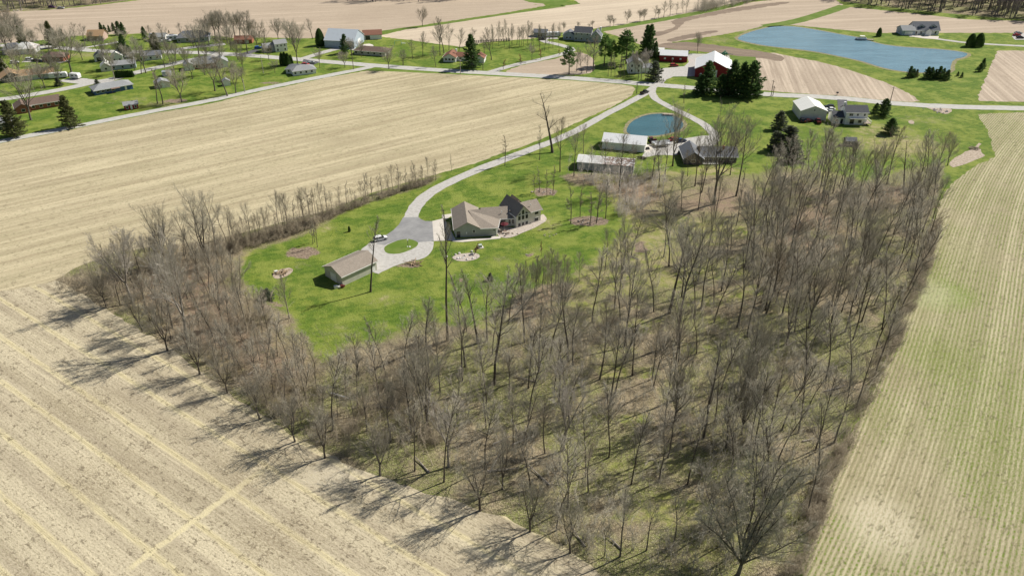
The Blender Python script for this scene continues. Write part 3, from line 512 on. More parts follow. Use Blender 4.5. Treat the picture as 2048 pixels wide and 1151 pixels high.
for x,y,t in [(1047,575,520),(1060,582,522),(1071,590,510),(1084,583,505),(1094,590,512),(1110,572,500),(1124,592,508),(1048,618,540),(1118,610,520),(1067,600,515),(1102,622,540),(1134,578,520),(1158,562,505),(1104,580,498)]: tree(x,y,t,'g','thin young tree in the small grove on pinkish leaf litter','young grove below the house','sapling',wide=.7)
tree(1083,511,480,'o','tiny staked sapling in the small mulch ring below the patio',None,'young_tree',wide=.5)
tree(949,508,490,'o','reddish round shrub tree in the rock garden bed',None,'shrub',wide=2.2)
HN='thin trees of the northern hedgerow'; HL='thin bare tree in the hedgerow along the large striped field'
for x,y,t in [(503,482,400),(520,485,425),(562,470,380),(577,457,385),(609,442,372),(434,503,380),(454,488,405),(466,497,410),(390,527,420),(470,492,420)]: tree(x,y,t,'t',HL,HN,wide=.8)
for i in range(46):
    f=(i+trnd.random())/46; x=480+f*400; y=486-f*128-6*math.sin(PI*f)+trnd.uniform(-6,4); tree(x,y,y-trnd.uniform(34,76)*(1-.35*f),'nt'[i%2],HL,HN,'sapling',wide=1.2 if i%2==0 else .75)
for x,y,t in [(244,549,475),(231,594,490),(186,570,522),(256,540,468),(345,655,508),(372,664,520),(439,619,528),(120+90,560,505),(330,600,520),(300,640,540),(420,590,500),(450,560,490),(395,640,560),(560,760,690),(610,790,700),(640,800,720),(520,720,650)]: tree(x,y,t,'t',WL,WG,wide=.8)
for x,y,t in [(1148,352,258),(1120,343,232),(1167,307,247),(1183,350,290),(1210,352,275),(1262,352,290),(1330,350,260),(1390,372,265),(1403,385,280),(1375,352,300),(1460,350,262),(1210,540,455),(1243,558,430),(1262,513,420),(1327,514,412),(1338,532,380),(1145,731,600),(1199,758,610),(1304,758,640),(1355,688,440),(1347,800,610),(974,682,545),(822,868,735),(782,882,765),(734,861,770),(711,853,785),(1048,889,780),(1026,896,790),(1090,906,800),(1415,815,715),(1475,820,655),(1532,627,480),(1430,843,735),(1120,939,830),(1318,962,845),(1240,1112,975),(1272,939,870),(1208,1112,1040),(1346,1091,985),(1293,1100,1000),(1419,1062,950),(1440,1091,980),(1177,983,880),(1498,898,770),(1521,480,360),(1531,620,480),(1363,594,450),(1402,617,470),(1663,611,470),(1710,600,480),(1725,606,490),(1643,371,275),(1690,389,280),(1716,398,300),(1827,398,270),(1870,365,262)]:
    tree(x,y,t,'t',WL,WG,wide=.95)
EG='spreading trees along the lower field edge'
for x,y,t in [(212,612,540),(285,662,575),(335,700,600),(400,748,650),(455,785,700),(520,838,745),(590,882,780),(650,915,810),(760,950,850),(960,1020,900),(1060,1062,950),(1140,1105,1000)]: tree(x,y,t,'s','spreading bare tree on the edge of the wood beside the near stubble field',EG,wide=.95)
EH='slim trees along the right field edge'
for x,y,t in [(1865,440,350),(1850,500,400),(1828,560,460),(1800,625,510),(1775,690,570),(1748,752,630),(1712,815,690),(1668,885,740),(1632,960,820),(1612,1030,900)]: tree(x,y,t,'t','leaning bare tree on the outermost right edge of the wood beside the row field',EH,wide=1.)
STF=[]
def scatter(poly,n,mind,key,hr,label,group,wide=1.,stuff=0):
    P=gp(poly); xs=[p[0] for p in P]; ys=[p[1] for p in P]; k=0
    for _ in range((n+stuff)*60):
        if k>=n+stuff: break
        x=trnd.uniform(min(xs),max(xs)); y=trnd.uniform(min(ys),max(ys))
        if not inpoly(x,y,P) or any(abs(a-x)<mind and abs(b-y)<mind for a,b in TREES): continue
        fw=y*math.cos(PIT)+CH*math.sin(PIT); px=1024+FPX*x/fw; py=PY(y,0)
        if py>1290: continue
        if k<n: tree(px,py,None,key[trnd.randrange(len(key))],label,group,H=trnd.uniform(*hr),wide=wide)
        else: STF.append((x,y,trnd.uniform(hr[0]*.8,hr[1]*.85))); TREES.append((x,y))
        k+=1
BELT=[(1570,345),(1640,345),(1700,372),(1780,365),(1830,370),(1892,345),(1875,400),(1860,470),(1845,520),(1822,570),(1800,620),(1770,700),(1745,760),(1700,835),(1652,915),(1618,1000),(1600,1120),(1480,1130),(1440,980),(1460,820),(1470,680),(1480,560),(1500,440)]
scatter(BELT,22,2.8,'tttts',(19,28),WL,WG,.9,85)
scatter([(900,670),(1000,640),(1100,650),(1300,560),(1480,560),(1470,700),(1440,980),(1300,1130),(1180,1120),(1010,1020),(870,960),(700,900),(640,840),(720,720)],8,3.6,'tttn',(18,27),WL,WG,.9,52)
scatter([(200,590),(240,530),(420,505),(470,560),(520,640),(600,720),(660,760),(700,900),(560,835),(450,760),(330,670)],4,2.7,'ttpn',(11,18),WL,WG,.9,72)
scatter([(1300,560),(1350,360),(1560,350),(1570,440),(1500,560)],6,5.5,'tn',(15,22),WL,WG,.85,4)
# ------------------------------------------------------------------ undergrowth, far woods
def fast_obj(name,Vs,Fs,m,label,cat,mi=None,m2=None):
    V=np.concatenate(Vs); F=np.concatenate(Fs); me=bpy.data.meshes.new(name); me.vertices.add(len(V)); me.vertices.foreach_set('co',V.astype(np.float32).ravel())
    me.loops.add(F.size); me.loops.foreach_set('vertex_index',F.astype(np.int32).ravel()); me.polygons.add(len(F)); me.polygons.foreach_set('loop_start',(np.arange(len(F))*3).astype(np.int32)); me.update(calc_edges=True)
    me.materials.append(m)
    if mi is not None: me.materials.append(m2); me.polygons.foreach_set('material_index',np.concatenate(mi).astype(np.int32))
    o=bpy.data.objects.new(name,me); C.objects.link(o); tag(o,label,cat,kind='stuff'); return o
def brush_proto(seed,n,h,spread,r=.02):
    rnd=random.Random(seed); m=MB()
    for i in range(n):
        p=Vector((rnd.gauss(0,spread*.3),rnd.gauss(0,spread*.3),0)); d=rot_dir(Vector((0,0,1)),rnd.uniform(0,.55),rnd.uniform(0,2*PI)); L=h*rnd.uniform(.6,1.1); spike(m,p,d,L,r*1.3)
        for k in range(9):
            q=p+d*L*rnd.uniform(.25,.95); e=rot_dir(d,rnd.uniform(.3,.9),rnd.uniform(0,2*PI)); l2=L*rnd.uniform(.18,.4); spike(m,q,e,l2,r*.75)
            for z in range(3): spike(m,q+e*l2*rnd.uniform(.2,.9),rot_dir(e,rnd.uniform(.3,.9),rnd.uniform(0,2*PI)),l2*rnd.uniform(.4,.7),r*.6)
    return np.array(m.v),np.array(m.f)
BP=[brush_proto(3,14,2.6,1.8,.016),brush_proto(4,18,1.8,2.4,.015),brush_proto(5,2,7,.2,.035),brush_proto(6,3,6,.6,.03),brush_proto(7,1,9.,.1,.05)]
def brush(poly,n,m,label,sizes=(.7,1.3),protos=(0,1,2,3,4),seed=1,holes=(),cl=None):
    P=gp(poly); xs=[p[0] for p in P]; ys=[p[1] for p in P]; rnd=random.Random(seed); Vs=[];Fs=[];off=0;k=0; cen=[(rnd.uniform(min(xs),max(xs)),rnd.uniform(min(ys),max(ys))) for _ in range(60)]
    for _ in range(n*40):
        if k>=n: break
        if rnd.random()<.55: c=rnd.choice(cen); x=rnd.gauss(c[0],4.5); y=rnd.gauss(c[1],4.5)
        else: x=rnd.uniform(min(xs),max(xs)); y=rnd.uniform(min(ys),max(ys))
        if not inpoly(x,y,P) or any(((x-a)/c)**2+((y-b)/d)**2<1 for a,b,c,d in holes): continue
        v,f=BP[rnd.choice(protos)]; s=rnd.uniform(*sizes); a=rnd.uniform(0,2*PI); R2=np.array([[math.cos(a)*s,math.sin(a)*s,0],[-math.sin(a)*s,math.cos(a)*s,0],[0,0,s*rnd.uniform(.8,1.2)]])
        Vs.append(v@R2+np.array([x,y,0])); Fs.append(f+off); off+=len(v); k+=1
    return fast_obj('undergrowth',Vs,Fs,m,label,'undergrowth')
HO=[]
for px,py,rx,ry,a in GREENP+[(1400,410,60,20,1)]:
    if a>=.5: c=G(px,py); HO.append((c.x,c.y,abs(G(px+rx*.8,py).x-c.x),abs(G(px,py-ry*.8).y-c.y)))
brush([(100,575),(235,510),(420,492),(470,530),(500,590),(560,650),(620,700),(700,720),(800,690),(900,680),(880,780),(900,960),(700,915),(560,850),(450,768),(330,680),(200,605)],950,m_twig2,'tangled brown brush and saplings in the left part of the wood',seed=2)
brush([(900,680),(1000,640),(1150,600),(1300,540),(1480,500),(1480,900),(1500,1160),(1250,1160),(1100,1070),(1000,1020),(900,960)],640,m_twig,'thin grey brush and saplings in the middle of the wood',seed=3,holes=HO)
brush(BELT,600,m_twig,'dense grey brush in the right belt of the wood',seed=4,sizes=(.8,1.6))
brush([(420,500),(560,462),(700,415),(850,364),(880,352),(860,368),(780,392),(690,424),(600,465),(520,490),(440,515)],620,m_twig2,'low brown scrub along the northern hedgerow',(.6,1.25),(0,1,1,3),5)
brush([(1130,350),(1250,352),(1330,352),(1330,400),(1270,430),(1240,440),(1190,378)],150,m_ptwig,'pale pinkish thicket below the weathered long shed',(.8,1.4),(0,1,3,4),6)
brush([(1570,1151),(1640,960),(1720,810),(1790,650),(1840,530),(1865,440),(1880,440),(1850,560),(1800,680),(1735,820),(1660,980),(1610,1151)],380,m_twig2,'scrubby margin between the wood and the right field',(.7,1.4),(0,1),7)
brush([(1385,20),(1480,-2),(1560,-12),(1600,-8),(1500,6),(1400,28)],140,m_twig,'dark scrub line at the end of the far tree row',(1.2,2.2),(0,1,3),8)
Vs=[];Fs=[];off=0
def tri_arr(T,K):
    t=[]; nt_=len(T.f)*2
    for M_,o_ in((T,0),(K,len(T.v))):
        for f in M_.f:
            g=tuple(q+o_ for q in f); t+= [(g[0],g[1],g[2]),(g[0],g[2],g[3])] if len(g)==4 else [g]
    return np.array(T.v+K.v),np.array(t),(np.arange(len(t))<nt_).astype(np.int32)
PR=[tri_arr(*bare_tree(400+i,18,4.,.4,.13,'t',.75,.012)) for i in range(3)]
MI=[]
for x,y,h in STF:
    v,f,mi_=PR[trnd.randrange(3)]; s_=h/18; a=trnd.uniform(0,6.28); Vs.append(v@np.array([[math.cos(a)*s_,math.sin(a)*s_,0],[-math.sin(a)*s_,math.cos(a)*s_,0],[0,0,s_]])+np.array([x,y,0])); Fs.append(f+off); MI.append(mi_); off+=len(v)
fast_obj('woodland',Vs,Fs,m_twig,'smaller understorey trees filling the big wood between the tall trunks','woods',MI,m_bark2)
def mass(poly,n,hr,m,label,seed,keys='tn'):
    P=gp(poly); xs=[p[0] for p in P]; ys=[p[1] for p in P]; rnd=random.Random(seed); Vs=[];Fs=[];off=0;k=0
    pr=[]
    for i in range(4):
        T,K=bare_tree(300+i,20,4.6,.3,.3,'t',.55,.06); tri=[]
        for f in T.f: tri+= [(f[0],f[1],f[2]),(f[0],f[2],f[3])] if len(f)==4 else [f]
        for f in K.f:
            g=tuple(q+len(T.v) for q in f); tri+= [(g[0],g[1],g[2]),(g[0],g[2],g[3])] if len(g)==4 else [g]
        pr.append((np.array(T.v+K.v),np.array(tri)))
    for _ in range(n*40):
        if k>=n: break
        x=rnd.uniform(min(xs),max(xs)); y=rnd.uniform(min(ys),max(ys))
        if not inpoly(x,y,P): continue
        v,f=pr[rnd.randrange(4)]; s=rnd.uniform(*hr)/20; a=rnd.uniform(0,2*PI); R2=np.array([[math.cos(a)*s,math.sin(a)*s,0],[-math.sin(a)*s,math.cos(a)*s,0],[0,0,s]])
        Vs.append(v@R2+np.array([x,y,0])); Fs.append(f+off); off+=len(v); k+=1
    return fast_obj('woodland',Vs,Fs,m,label,'woods')
mass([(1683,4),(1748,12),(1853,25),(1960,34),(2120,44),(2120,-10),(1800,-34),(1650,-20)],420,(15,22),m_ftwig,'dark band of far bare woods across the top right corner',1)
mass([(690,2),(760,5),(880,4),(930,-2),(960,-20),(700,-22)],110,(14,19),m_ftwig,'far bare wood cut by the top edge behind the brown field',2)
mass([(-10,22),(60,20),(120,16),(200,8),(290,-2),(300,-24),(-10,-4)],150,(12,18),m_ftwig,'far bare wood across the top left corner',3)
# ------------------------------------------------------------------ evergreens
m_need=mat('dark_spruce_needles',(.12,.20,.065),(.065,.12,.04),.8,.9); m_need2=mat('olive_spruce_needles',(.19,.205,.085),(.10,.12,.05),.8,.9); m_need3=mat('grey_green_needles',(.18,.20,.14),(.10,.115,.08),.8,.9); m_pine=mat('bright_pine_needles',(.14,.25,.065),(.08,.15,.04),.8,.9)
def leafy(m):
    t=m.node_tree; b=t.nodes['Principled BSDF']; o=t.nodes['Material Output']; tr=t.nodes.new('ShaderNodeBsdfTranslucent'); mx=t.nodes.new('ShaderNodeMixShader'); mx.inputs[0].default_value=.5
    t.links.new(b.inputs['Base Color'].links[0].from_socket,tr.inputs[0]); t.links.new(b.outputs[0],mx.inputs[1]); t.links.new(tr.outputs[0],mx.inputs[2]); t.links.new(mx.outputs[0],o.inputs[0])
for m_ in(m_need,m_need2,m_need3,m_pine): leafy(m_)
def conifer(seed,H,rb,base=.06,kind='spruce'):
    rnd=random.Random(seed); T=MB(); K=MB()
    tp=path(rnd,Vector((0,0,-.3)),Vector((0,0,1)),H,6,.012,.02); T.tube(tp,[H*.018*(1-.93*i/6)+.02 for i in range(7)],7)
    def leaf(p,s,d):
        a=rot_dir(d,rnd.uniform(.2,1.2),rnd.uniform(0,2*PI)); b=a.orthogonal().normalized(); b=(b*math.cos(rnd.random()*6)+a.cross(b)*math.sin(rnd.random()*6)).normalized(); n=len(K.v)
        K.v+= [tuple(p-b*s*.32),tuple(p+b*s*.32),tuple(p+a*s)]; K.f.append((n,n+1,n+2))
    nb=int(H*(6.5 if kind=='spruce' else 3.4))
    for i in range(nb):
        t=base+(1-base)*(i/nb)**(.9); p,_=at(tp,min(t,.995)); az=i*2.4+rnd.uniform(-.5,.5)
        if kind=='spruce': L=rb*(1-t)**.62*rnd.uniform(.6,1.25)+.15; el=-.15+.8*t
        else: L=rb*(1-.75*abs(t-.45)*1.3)*rnd.uniform(.6,1.15)*(1 if t<.9 else .5); el=rnd.uniform(.0,.5)
        d=Vector((math.cos(az)*math.cos(el),math.sin(az)*math.cos(el),math.sin(el))); bp=path(rnd,p,d,L,3,.06,.05 if kind=='spruce' else .1)
        T.tube(bp,[.05*(1-.8*j/3)+.008 for j in range(4)],3)
        m=int(10+L*15)
        for j in range(m):
            tt=(.18 if kind=='spruce' else .5)+.82*rnd.random()*(1 if kind=='spruce' else .6); q,e=at(bp,min(tt,.99)); side=e.cross(Vector((0,0,1))).normalized()
            wv=L*.28*(1.1-tt) if kind=='spruce' else .55
            q=q+side*rnd.gauss(0,wv)+Vector((0,0,rnd.gauss(-.08,.14 if kind=='spruce' else .28))); leaf(q,rnd.uniform(.4,.75),e)
    return T,K
def column(seed,H,r):
    rnd=random.Random(seed); T=MB(); K=MB(); T.tube([Vector((0,0,-.2)),Vector((0,0,H*.9))],[.12,.02],6)
    for i in range(int(H*r*420)):
        z=H*rnd.random(); rr=r*(1-(z/H)**2.2)**.6*(.75+.3*rnd.random())*(1 if z>H*.06 else .8); a=rnd.uniform(0,2*PI); p=Vector((math.cos(a)*rr,math.sin(a)*rr,z)); d=Vector((math.cos(a)*.5,math.sin(a)*.5,1)).normalized(); b=d.cross(Vector((math.cos(a),math.sin(a),0))).normalized(); s=rnd.uniform(.25,.45); n=len(K.v)
        b=(b+Vector((rnd.gauss(0,.5),rnd.gauss(0,.5),0))).normalized(); K.v+= [tuple(p-b*s*.35),tuple(p+b*s*.35),tuple(p+d*s)]; K.f.append((n,n+1,n+2))
    return T,K
CP={}
for i in range(3): T,K=conifer(200+i,14,3.6+.5*i); CP.setdefault('spruce',[]).append((T.mesh('trunk',m_bark2,True),K.mesh('crown',m_need),14))
for i in range(2): T,K=conifer(210+i,14,3.5); CP.setdefault('olive',[]).append((T.mesh('trunk',m_bark2,True),K.mesh('crown',m_need2),14))
for i in range(2): T,K=conifer(220+i,16,4.2,.32,'pine'); CP.setdefault('pine',[]).append((T.mesh('trunk',m_bark2,True),K.mesh('crown',m_pine),16))
for i in range(2): T,K=conifer(230+i,10,3.4,.05); CP.setdefault('cedar',[]).append((T.mesh('trunk',m_bark2,True),K.mesh('crown',m_need3),10))
for i in range(2): T,K=column(240+i,7,1.5); CP.setdefault('arbor',[]).append((T.mesh('trunk',m_bark2,True),K.mesh('crown',m_need),7))
def ever(px,py,top,key,label,group=None,wide=1.,name='spruce_tree',cat='evergreen'):
    g=G(px,py); H=hgt(px,py,top); T,K,h0=CP[key][trnd.randrange(len(CP[key]))]; o=empty(name,(g.x,g.y,0),trnd.uniform(0,6.28)); s=H/h0; wide*=1.28 if key!='arbor' else 1; o.scale=(s*wide,s*wide,s)
    for nm,me in(('trunk',T),('crown',K)):
        c=bpy.data.objects.new(nm,me); C.objects.link(c); c.parent=o
    tag(o,label,cat,group); return o
for a in [(143,254,191,'olive','tall olive spruce standing alone on the striped lawn by the lane',1.),(32,272,200,'olive','dark spruce cut by the left frame edge beside the lane',1.15),
 (1413,186,122,'spruce','first dark spruce of the farm group, bare-topped, before the red barn',1.15),(1440,192,148,'spruce','short dark spruce filling the farm group left middle',1.1),(1462,190,120,'spruce','narrow pointed spruce in the middle of the farm group',.9),(1479,193,123,'spruce','fourth spruce of the farm group with a green sunlit flank',.95),(1498,194,121,'spruce','tall full spruce at the right end of the farm group',1.05),(1400,190,150,'spruce','low broad spruce at the left end of the farm group',1.3),(1452,190,140,'olive','hazy spruce half hidden inside the farm group',1.),(1512,193,165,'spruce','lowest rounded evergreen at the right foot of the farm group',1.1),
 (1208,132,70,'pine','pine left of the large pines behind the farmhouse',.85),(1222,130,80,'pine','pine beside the farmhouse lawn with thin lower trunk',.8),(1252,128,60,'pine','broad dark pine in the middle behind the farmhouse',1.05),(1243,124,72,'pine','ragged pine just left of the broad one',.8),(1297,112,48,'spruce','tallest spruce of all behind the farmhouse left side',.85),(1291,108,50,'spruce','twin of the tallest spruce standing close behind',.8),(1310,116,82,'spruce','small spruce at the end of the red shed',.7),(1138,149,92,'pine','open-branched pine beside the main road shadow',.9),
 (944,136,68,'spruce','tall spruce in front of the red-roof white ranch',.95),
 (1766,232,197,'spruce','upper evergreen right of the white two-storey house',1.35),(1779,268,236,'spruce','round evergreen below the deck of the two-storey house',1.5),(1750,226,206,'spruce','small evergreen behind the roof of the two-storey house',1.1),
 (1757,73,56,'arbor','round evergreen on the far bank above the pond',1.4),(1940,93,68,'arbor','left half of the dark evergreen clump by the far drive',1.7),(1956,93,67,'arbor','right half of the dark evergreen clump by the far drive',1.7),
 (690,107,68,'spruce','dark spruce before the big blue and white barn',.8),(641,91,58,'arbor','round dark evergreen left of the blue and white barn',1.3),
 (533,597,578,'cedar','low dark evergreen bush on the left lawn by the sandy patch',1.9),(699,463,452,'arbor','tiny cone evergreen on the lawn above the car',1.),
 (1310,161,122,'cedar','grey green cedar at the corner of the farmyard',1.1),(1558,258,222,'cedar','pale grey evergreen at the upper edge of the wood',1.2),(1572,300,250,'cedar','big grey-green cedar beside the dark-roof house',1.4),(1585,322,285,'cedar','lower grey-green cedar at the wood corner',1.5),(1548,300,262,'cedar','left cedar of the grey-green trio near the dark-roof house',1.2),
 (980,560,545,'cedar','small blue-green bush half hidden below the lawn',1.)]: ever(a[0],a[1],a[2],a[3],a[4],wide=a[5])
for x,y,t in [(50,100,52),(105,88,42),(112,95,52),(127,82,58),(205,70,45),(212,70,50),(219,64,50),(228,62,45),(240,70,42),(248,69,44),(290,78,53),(252,120,68),(316,105,65),(308,100,68),(262,118,90),(320,112,84),(10,150,110),(338,66,60)]: ever(x,y,t,'olive' if x<140 or x>300 else 'spruce','distant evergreen among the houses of the far neighbourhood','distant neighbourhood evergreens',.85)
for i,(x,y,t) in enumerate([(565,130,106),(571,131,105),(577,131,107),(583,129,110)]): ever(x,y,t,'arbor','columnar evergreen in the tight clump beside the hip-roof ranch','columnar evergreen clump',1.,'columnar_evergreen')
for i in range(9): ever(234+i*4,156-i*.3,141+trnd.uniform(0,1),'arbor','tall dark clipped evergreen in the hedge above the blue ranch','evergreen hedge above the blue ranch',1.2,'hedge_evergreen')
for x,y,t,k in [(1818,155,132,'spruce'),(1825,155,137,'spruce'),(1832,154,138,'olive'),(1852,157,133,'spruce'),(1860,158,134,'spruce'),(1868,157,138,'olive'),(1876,158,132,'spruce'),(1884,157,136,'spruce'),(1892,160,139,'spruce'),(1915,152,143,'spruce'),(1923,155,144,'spruce'),(1959,143,125,'spruce'),(1964,137,116,'spruce')]: ever(x,y,t,k,'small planted spruce on the meadow below the long pond','planted spruces below the pond',1.05)
for x,y,t in [(195,170,158),(118,172,155)]: ever(x,y,t,'cedar','round clipped bush beside the neighbourhood street','round bushes by the street',1.3,'bush','bush')

m_flog=mat('weathered_fallen_wood',(.42,.38,.33),(.25,.215,.18),1.5,.95)
lr=random.Random(77); WP=WOODS; k=0
while k<34:
    px,py=lr.uniform(250,1820),lr.uniform(370,1120); g=G(px,py)
    if not inpoly(g.x,g.y,WP): continue
    L=lr.uniform(3,8); a=lr.uniform(0,PI); b=MB(); d=Vector((math.cos(a),math.sin(a),0))*L/2; b.tube([-d+Vector((0,0,.2)),Vector((0,0,.25)),d+Vector((0,0,.5))],[.2,.16,.07],6,True)
    for q in range(3): e=d*lr.uniform(.1,.9); b.tube([e+Vector((0,0,.3)),e+Vector((lr.uniform(-1,1),lr.uniform(-1,1),.9))],[.06,.02],4)
    o=b.build('fallen_log',m_flog); o.location=(g.x,g.y,0); tag(o,'weathered fallen log lying on the leaf litter inside the big wood','log','fallen logs in the wood'); k+=1
# ------------------------------------------------------------------ buildings
def P3(c,c2=None,**k): return mat('paint',c,c2 or tuple(x*.86 for x in c),.6,k.get('r',.7),spec=.3)
M_white=P3((.82,.82,.81),(.76,.76,.75)); M_tan=P3((.56,.55,.47)); M_cream=P3((.74,.72,.65)); M_lblue=P3((.40,.47,.55)); M_blue=P3((.07,.14,.28)); M_red=P3((.25,.022,.03)); M_grey=P3((.33,.34,.35)); M_greyb=P3((.42,.45,.47)); M_darkw=P3((.10,.10,.11)); M_brick=mat('brick_wall',(.36,.15,.09),(.26,.10,.07),3.,.9); M_green=P3((.33,.37,.33)); M_sage=P3((.43,.45,.41))
M_glass=mat('window_glass',(.02,.025,.03),(.03,.035,.045),1,.15,spec=.6); M_trim=P3((.84,.84,.82)); M_dtrim=P3((.18,.16,.14))
def shingle(nm,a,b): 
    N=NT(nm); p=N.n('ShaderNodeTexCoord').outputs['Object']; f=N.noise(p,2.6,4,.75); g=N.noise(p,.35,2); z=N.dot(p,(0,0,1)); c=N.mix(N.ss(f,.4,.62),a,b); c=N.mix(N.ss(g,.4,.65,0,.4),c,b)
    cs=N.ma('SINE',N.ma('MULTIPLY',z,2*PI/.14)); c=N.mix(N.ma('MULTIPLY_ADD',cs,.1,.1),c,tuple(x*.7 for x in a)); N.bump(f,.4,.05); return N.out(c,.9)
R_brown=shingle('brown_shingles',(.33,.285,.24),(.25,.215,.18)); R_grey=shingle('grey_shingles',(.34,.35,.36),(.26,.27,.28)); R_dark=shingle('charcoal_shingles',(.11,.115,.13),(.075,.08,.09)); R_red=shingle('red_brown_shingles',(.27,.13,.09),(.20,.10,.07)); R_tan=shingle('tan_shingles',(.46,.30,.17),(.36,.24,.14)); R_dgrey=shingle('slate_shingles',(.19,.20,.225),(.14,.15,.17)); R_mbrown=shingle('dull_brown_shingles',(.20,.14,.115),(.15,.11,.09))
def metal(nm,a,dirt=None,rs=.9):
    N=NT(nm); p=N.n('ShaderNodeTexCoord').outputs['Object']; x=N.dot(p,(1,0,0)); s=N.ma('ABSOLUTE',N.ma('SINE',N.ma('MULTIPLY',x,PI/rs))); c=N.mix(N.ss(s,.18,.0,0,.35),a,tuple(q*.6 for q in a)); g=N.noise(p,.5,4,.7)
    c=N.mix(N.ss(g,.45,.7,0,.25),c,tuple(q*.75 for q in a))
    if dirt: c=N.mix(N.ma('MULTIPLY',N.ss(N.noise(p,1.1,5,.75),.42,.52),N.ss(x,dirt[1],dirt[2])),c,dirt[0])
    return N.out(c,.45)
R_white=metal('white_metal_roof',(.82,.83,.84)); R_silver=metal('weathered_metal_roof',(.74,.75,.74),((.22,.15,.12),3.,13.)); R_blue=metal('grey_blue_metal_roof',(.50,.55,.60)); R_cream=metal('cream_metal_roof',(.84,.84,.79))
def lf(x,y,z,ox,oy,a): c,s=math.cos(a),math.sin(a); return (ox+x*c-y*s,oy+x*s+y*c,z)
def volume(par,ox,oy,a,L,D,h,rise,ridge,mw,mr,ov=.45,z0=-.2,wins=(),hip=0,mt=None,rname='roof'):
    """gabled (or hipped) block in the building's own frame, front wall along local x"""
    T=lambda x,y,z:lf(x,y,z,ox,oy,a); W=MB(); e=.02
    if ridge=='x':
        gx=[(0,D/2,h+rise),(L,D/2,h+rise)] if not hip else None
        v=[T(0,0,z0),T(L,0,z0),T(L,D,z0),T(0,D,z0),T(0,0,h),T(L,0,h),T(L,D,h),T(0,D,h)]
        if hip: W.add(v,[(0,1,5,4),(1,2,6,5),(2,3,7,6),(3,0,4,7)])
        else: W.add(v+[T(0,D/2,h+rise),T(L,D/2,h+rise)],[(0,1,5,4),(1,2,6,9,5),(2,3,7,6),(3,0,4,8,7)])
    else:
        v=[T(0,0,z0),T(L,0,z0),T(L,D,z0),T(0,D,z0),T(0,0,h),T(L,0,h),T(L,D,h),T(0,D,h)]
        W.add(v+[T(L/2,0,h+rise),T(L/2,D,h+rise)],[(0,1,5,8,4),(1,2,6,5),(2,3,7,9,6),(3,0,4,7)])
    wo=W.build('wall',mw,par); b=MB(); th=.16
    def slab(q):
        n=len(b.v); b.v+= [T(x,y,z+e) for x,y,z in q]+[T(x,y,z+e+th) for x,y,z in q]; k=len(q); b.f.append(tuple(n+i for i in range(k))[::-1]); b.f.append(tuple(n+k+i for i in range(k)))
        for i in range(k): j=(i+1)%k; b.f.append((n+i,n+j,n+k+j,n+k+i))
    if ridge=='x':
        sl=rise/(D/2); dz=ov*sl; hh=hip
        if hip:
            dzh=ov*rise/hip
            slab([(-ov,-ov,h-dz),(L+ov,-ov,h-dz),(L-hh,D/2,h+rise),(hh,D/2,h+rise)]); slab([(L+ov,D+ov,h-dz),(-ov,D+ov,h-dz),(hh,D/2,h+rise),(L-hh,D/2,h+rise)])
            slab([(L+ov,-ov,h-dz),(L+ov,D+ov,h-dz),(L-hh,D/2,h+rise)]); slab([(-ov,D+ov,h-dz),(-ov,-ov,h-dz),(hh,D/2,h+rise)])
        else:
            slab([(-ov,-ov,h-dz),(L+ov,-ov,h-dz),(L+ov,D/2,h+rise),(-ov,D/2,h+rise)]); slab([(L+ov,D+ov,h-dz),(-ov,D+ov,h-dz),(-ov,D/2+.002,h+rise-.003),(L+ov,D/2+.002,h+rise-.003)])
    else:
        sl=rise/(L/2); dz=ov*sl
        slab([(-ov,-ov,h-dz),(L/2,-ov,h+rise),(L/2,D+ov,h+rise),(-ov,D+ov,h-dz)]); slab([(L/2+.002,-ov,h+rise-.003),(L+ov,-ov,h-dz),(L+ov,D+ov,h-dz),(L/2+.002,D+ov,h+rise-.003)])
    ro=b.build(rname,mr,par)
    # eave trim
    if mt:
        t=MB()
        if ridge=='x':
            for yy in(-ov-.04,D+ov+.04): t.box(T(L/2,yy,h-dz+.06),(L+2*ov+.1,.08,.26),a)
        else:
            for xx in(-ov-.04,L+ov+.04): t.box(T(xx,D/2,h-dz+.06),(.08,D+2*ov+.1,.26),a)
        t.build('gutter',mt,par)
    for wdef in wins:
        side,u,zc,ww,wh=wdef[:5]; kd=wdef[5] if len(wdef)>5 else 'w'
        if side=='F': x,y,ra=u,0,0; nx,ny=0,-1
        elif side=='R': x,y,ra=L,u,PI/2; nx,ny=1,0
        elif side=='B': x,y,ra=L-u,D,PI; nx,ny=0,1
        else: x,y,ra=0,D-u,-PI/2; nx,ny=-1,0
        def bx(off,dd,w2,h2): m_=MB(); m_.box(T(x+nx*off,y+ny*off,zc),(w2,dd,h2),a+ra); return m_
        if kd=='w': fr=bx(.04,.10,ww+.22,wh+.22).build('window',M_trim,par); bx(.075,.09,ww,wh).build('pane',M_glass,fr)
        elif kd=='d': bx(.04,.12,ww,wh).build('door',M_trim,par)
        elif kd=='g': bx(.05,.12,ww,wh).build('garage_door',wdef[6] if len(wdef)>6 else M_cream,par)
        elif kd=='k': fr=bx(.04,.10,ww+.2,wh+.2).build('door',M_dtrim,par); bx(.07,.09,ww,wh).build('pane',M_glass,fr)
    return wo,ro
def house(name,px,py,ang,label,cat='house',group=None):
    g=G(px,py); return tag(empty(name,(g.x,g.y,0),R(ang)),label,cat,group)
def flue(par,x,y,z,w=.6,h=1.4,m=None,n='chimney'): b=MB(); b.box((x,y,z),(w,w,h)); b.box((x,y,z+h/2+.06),(w*1.25,w*1.25,.12)); return b.build(n,m or M_brick,par)
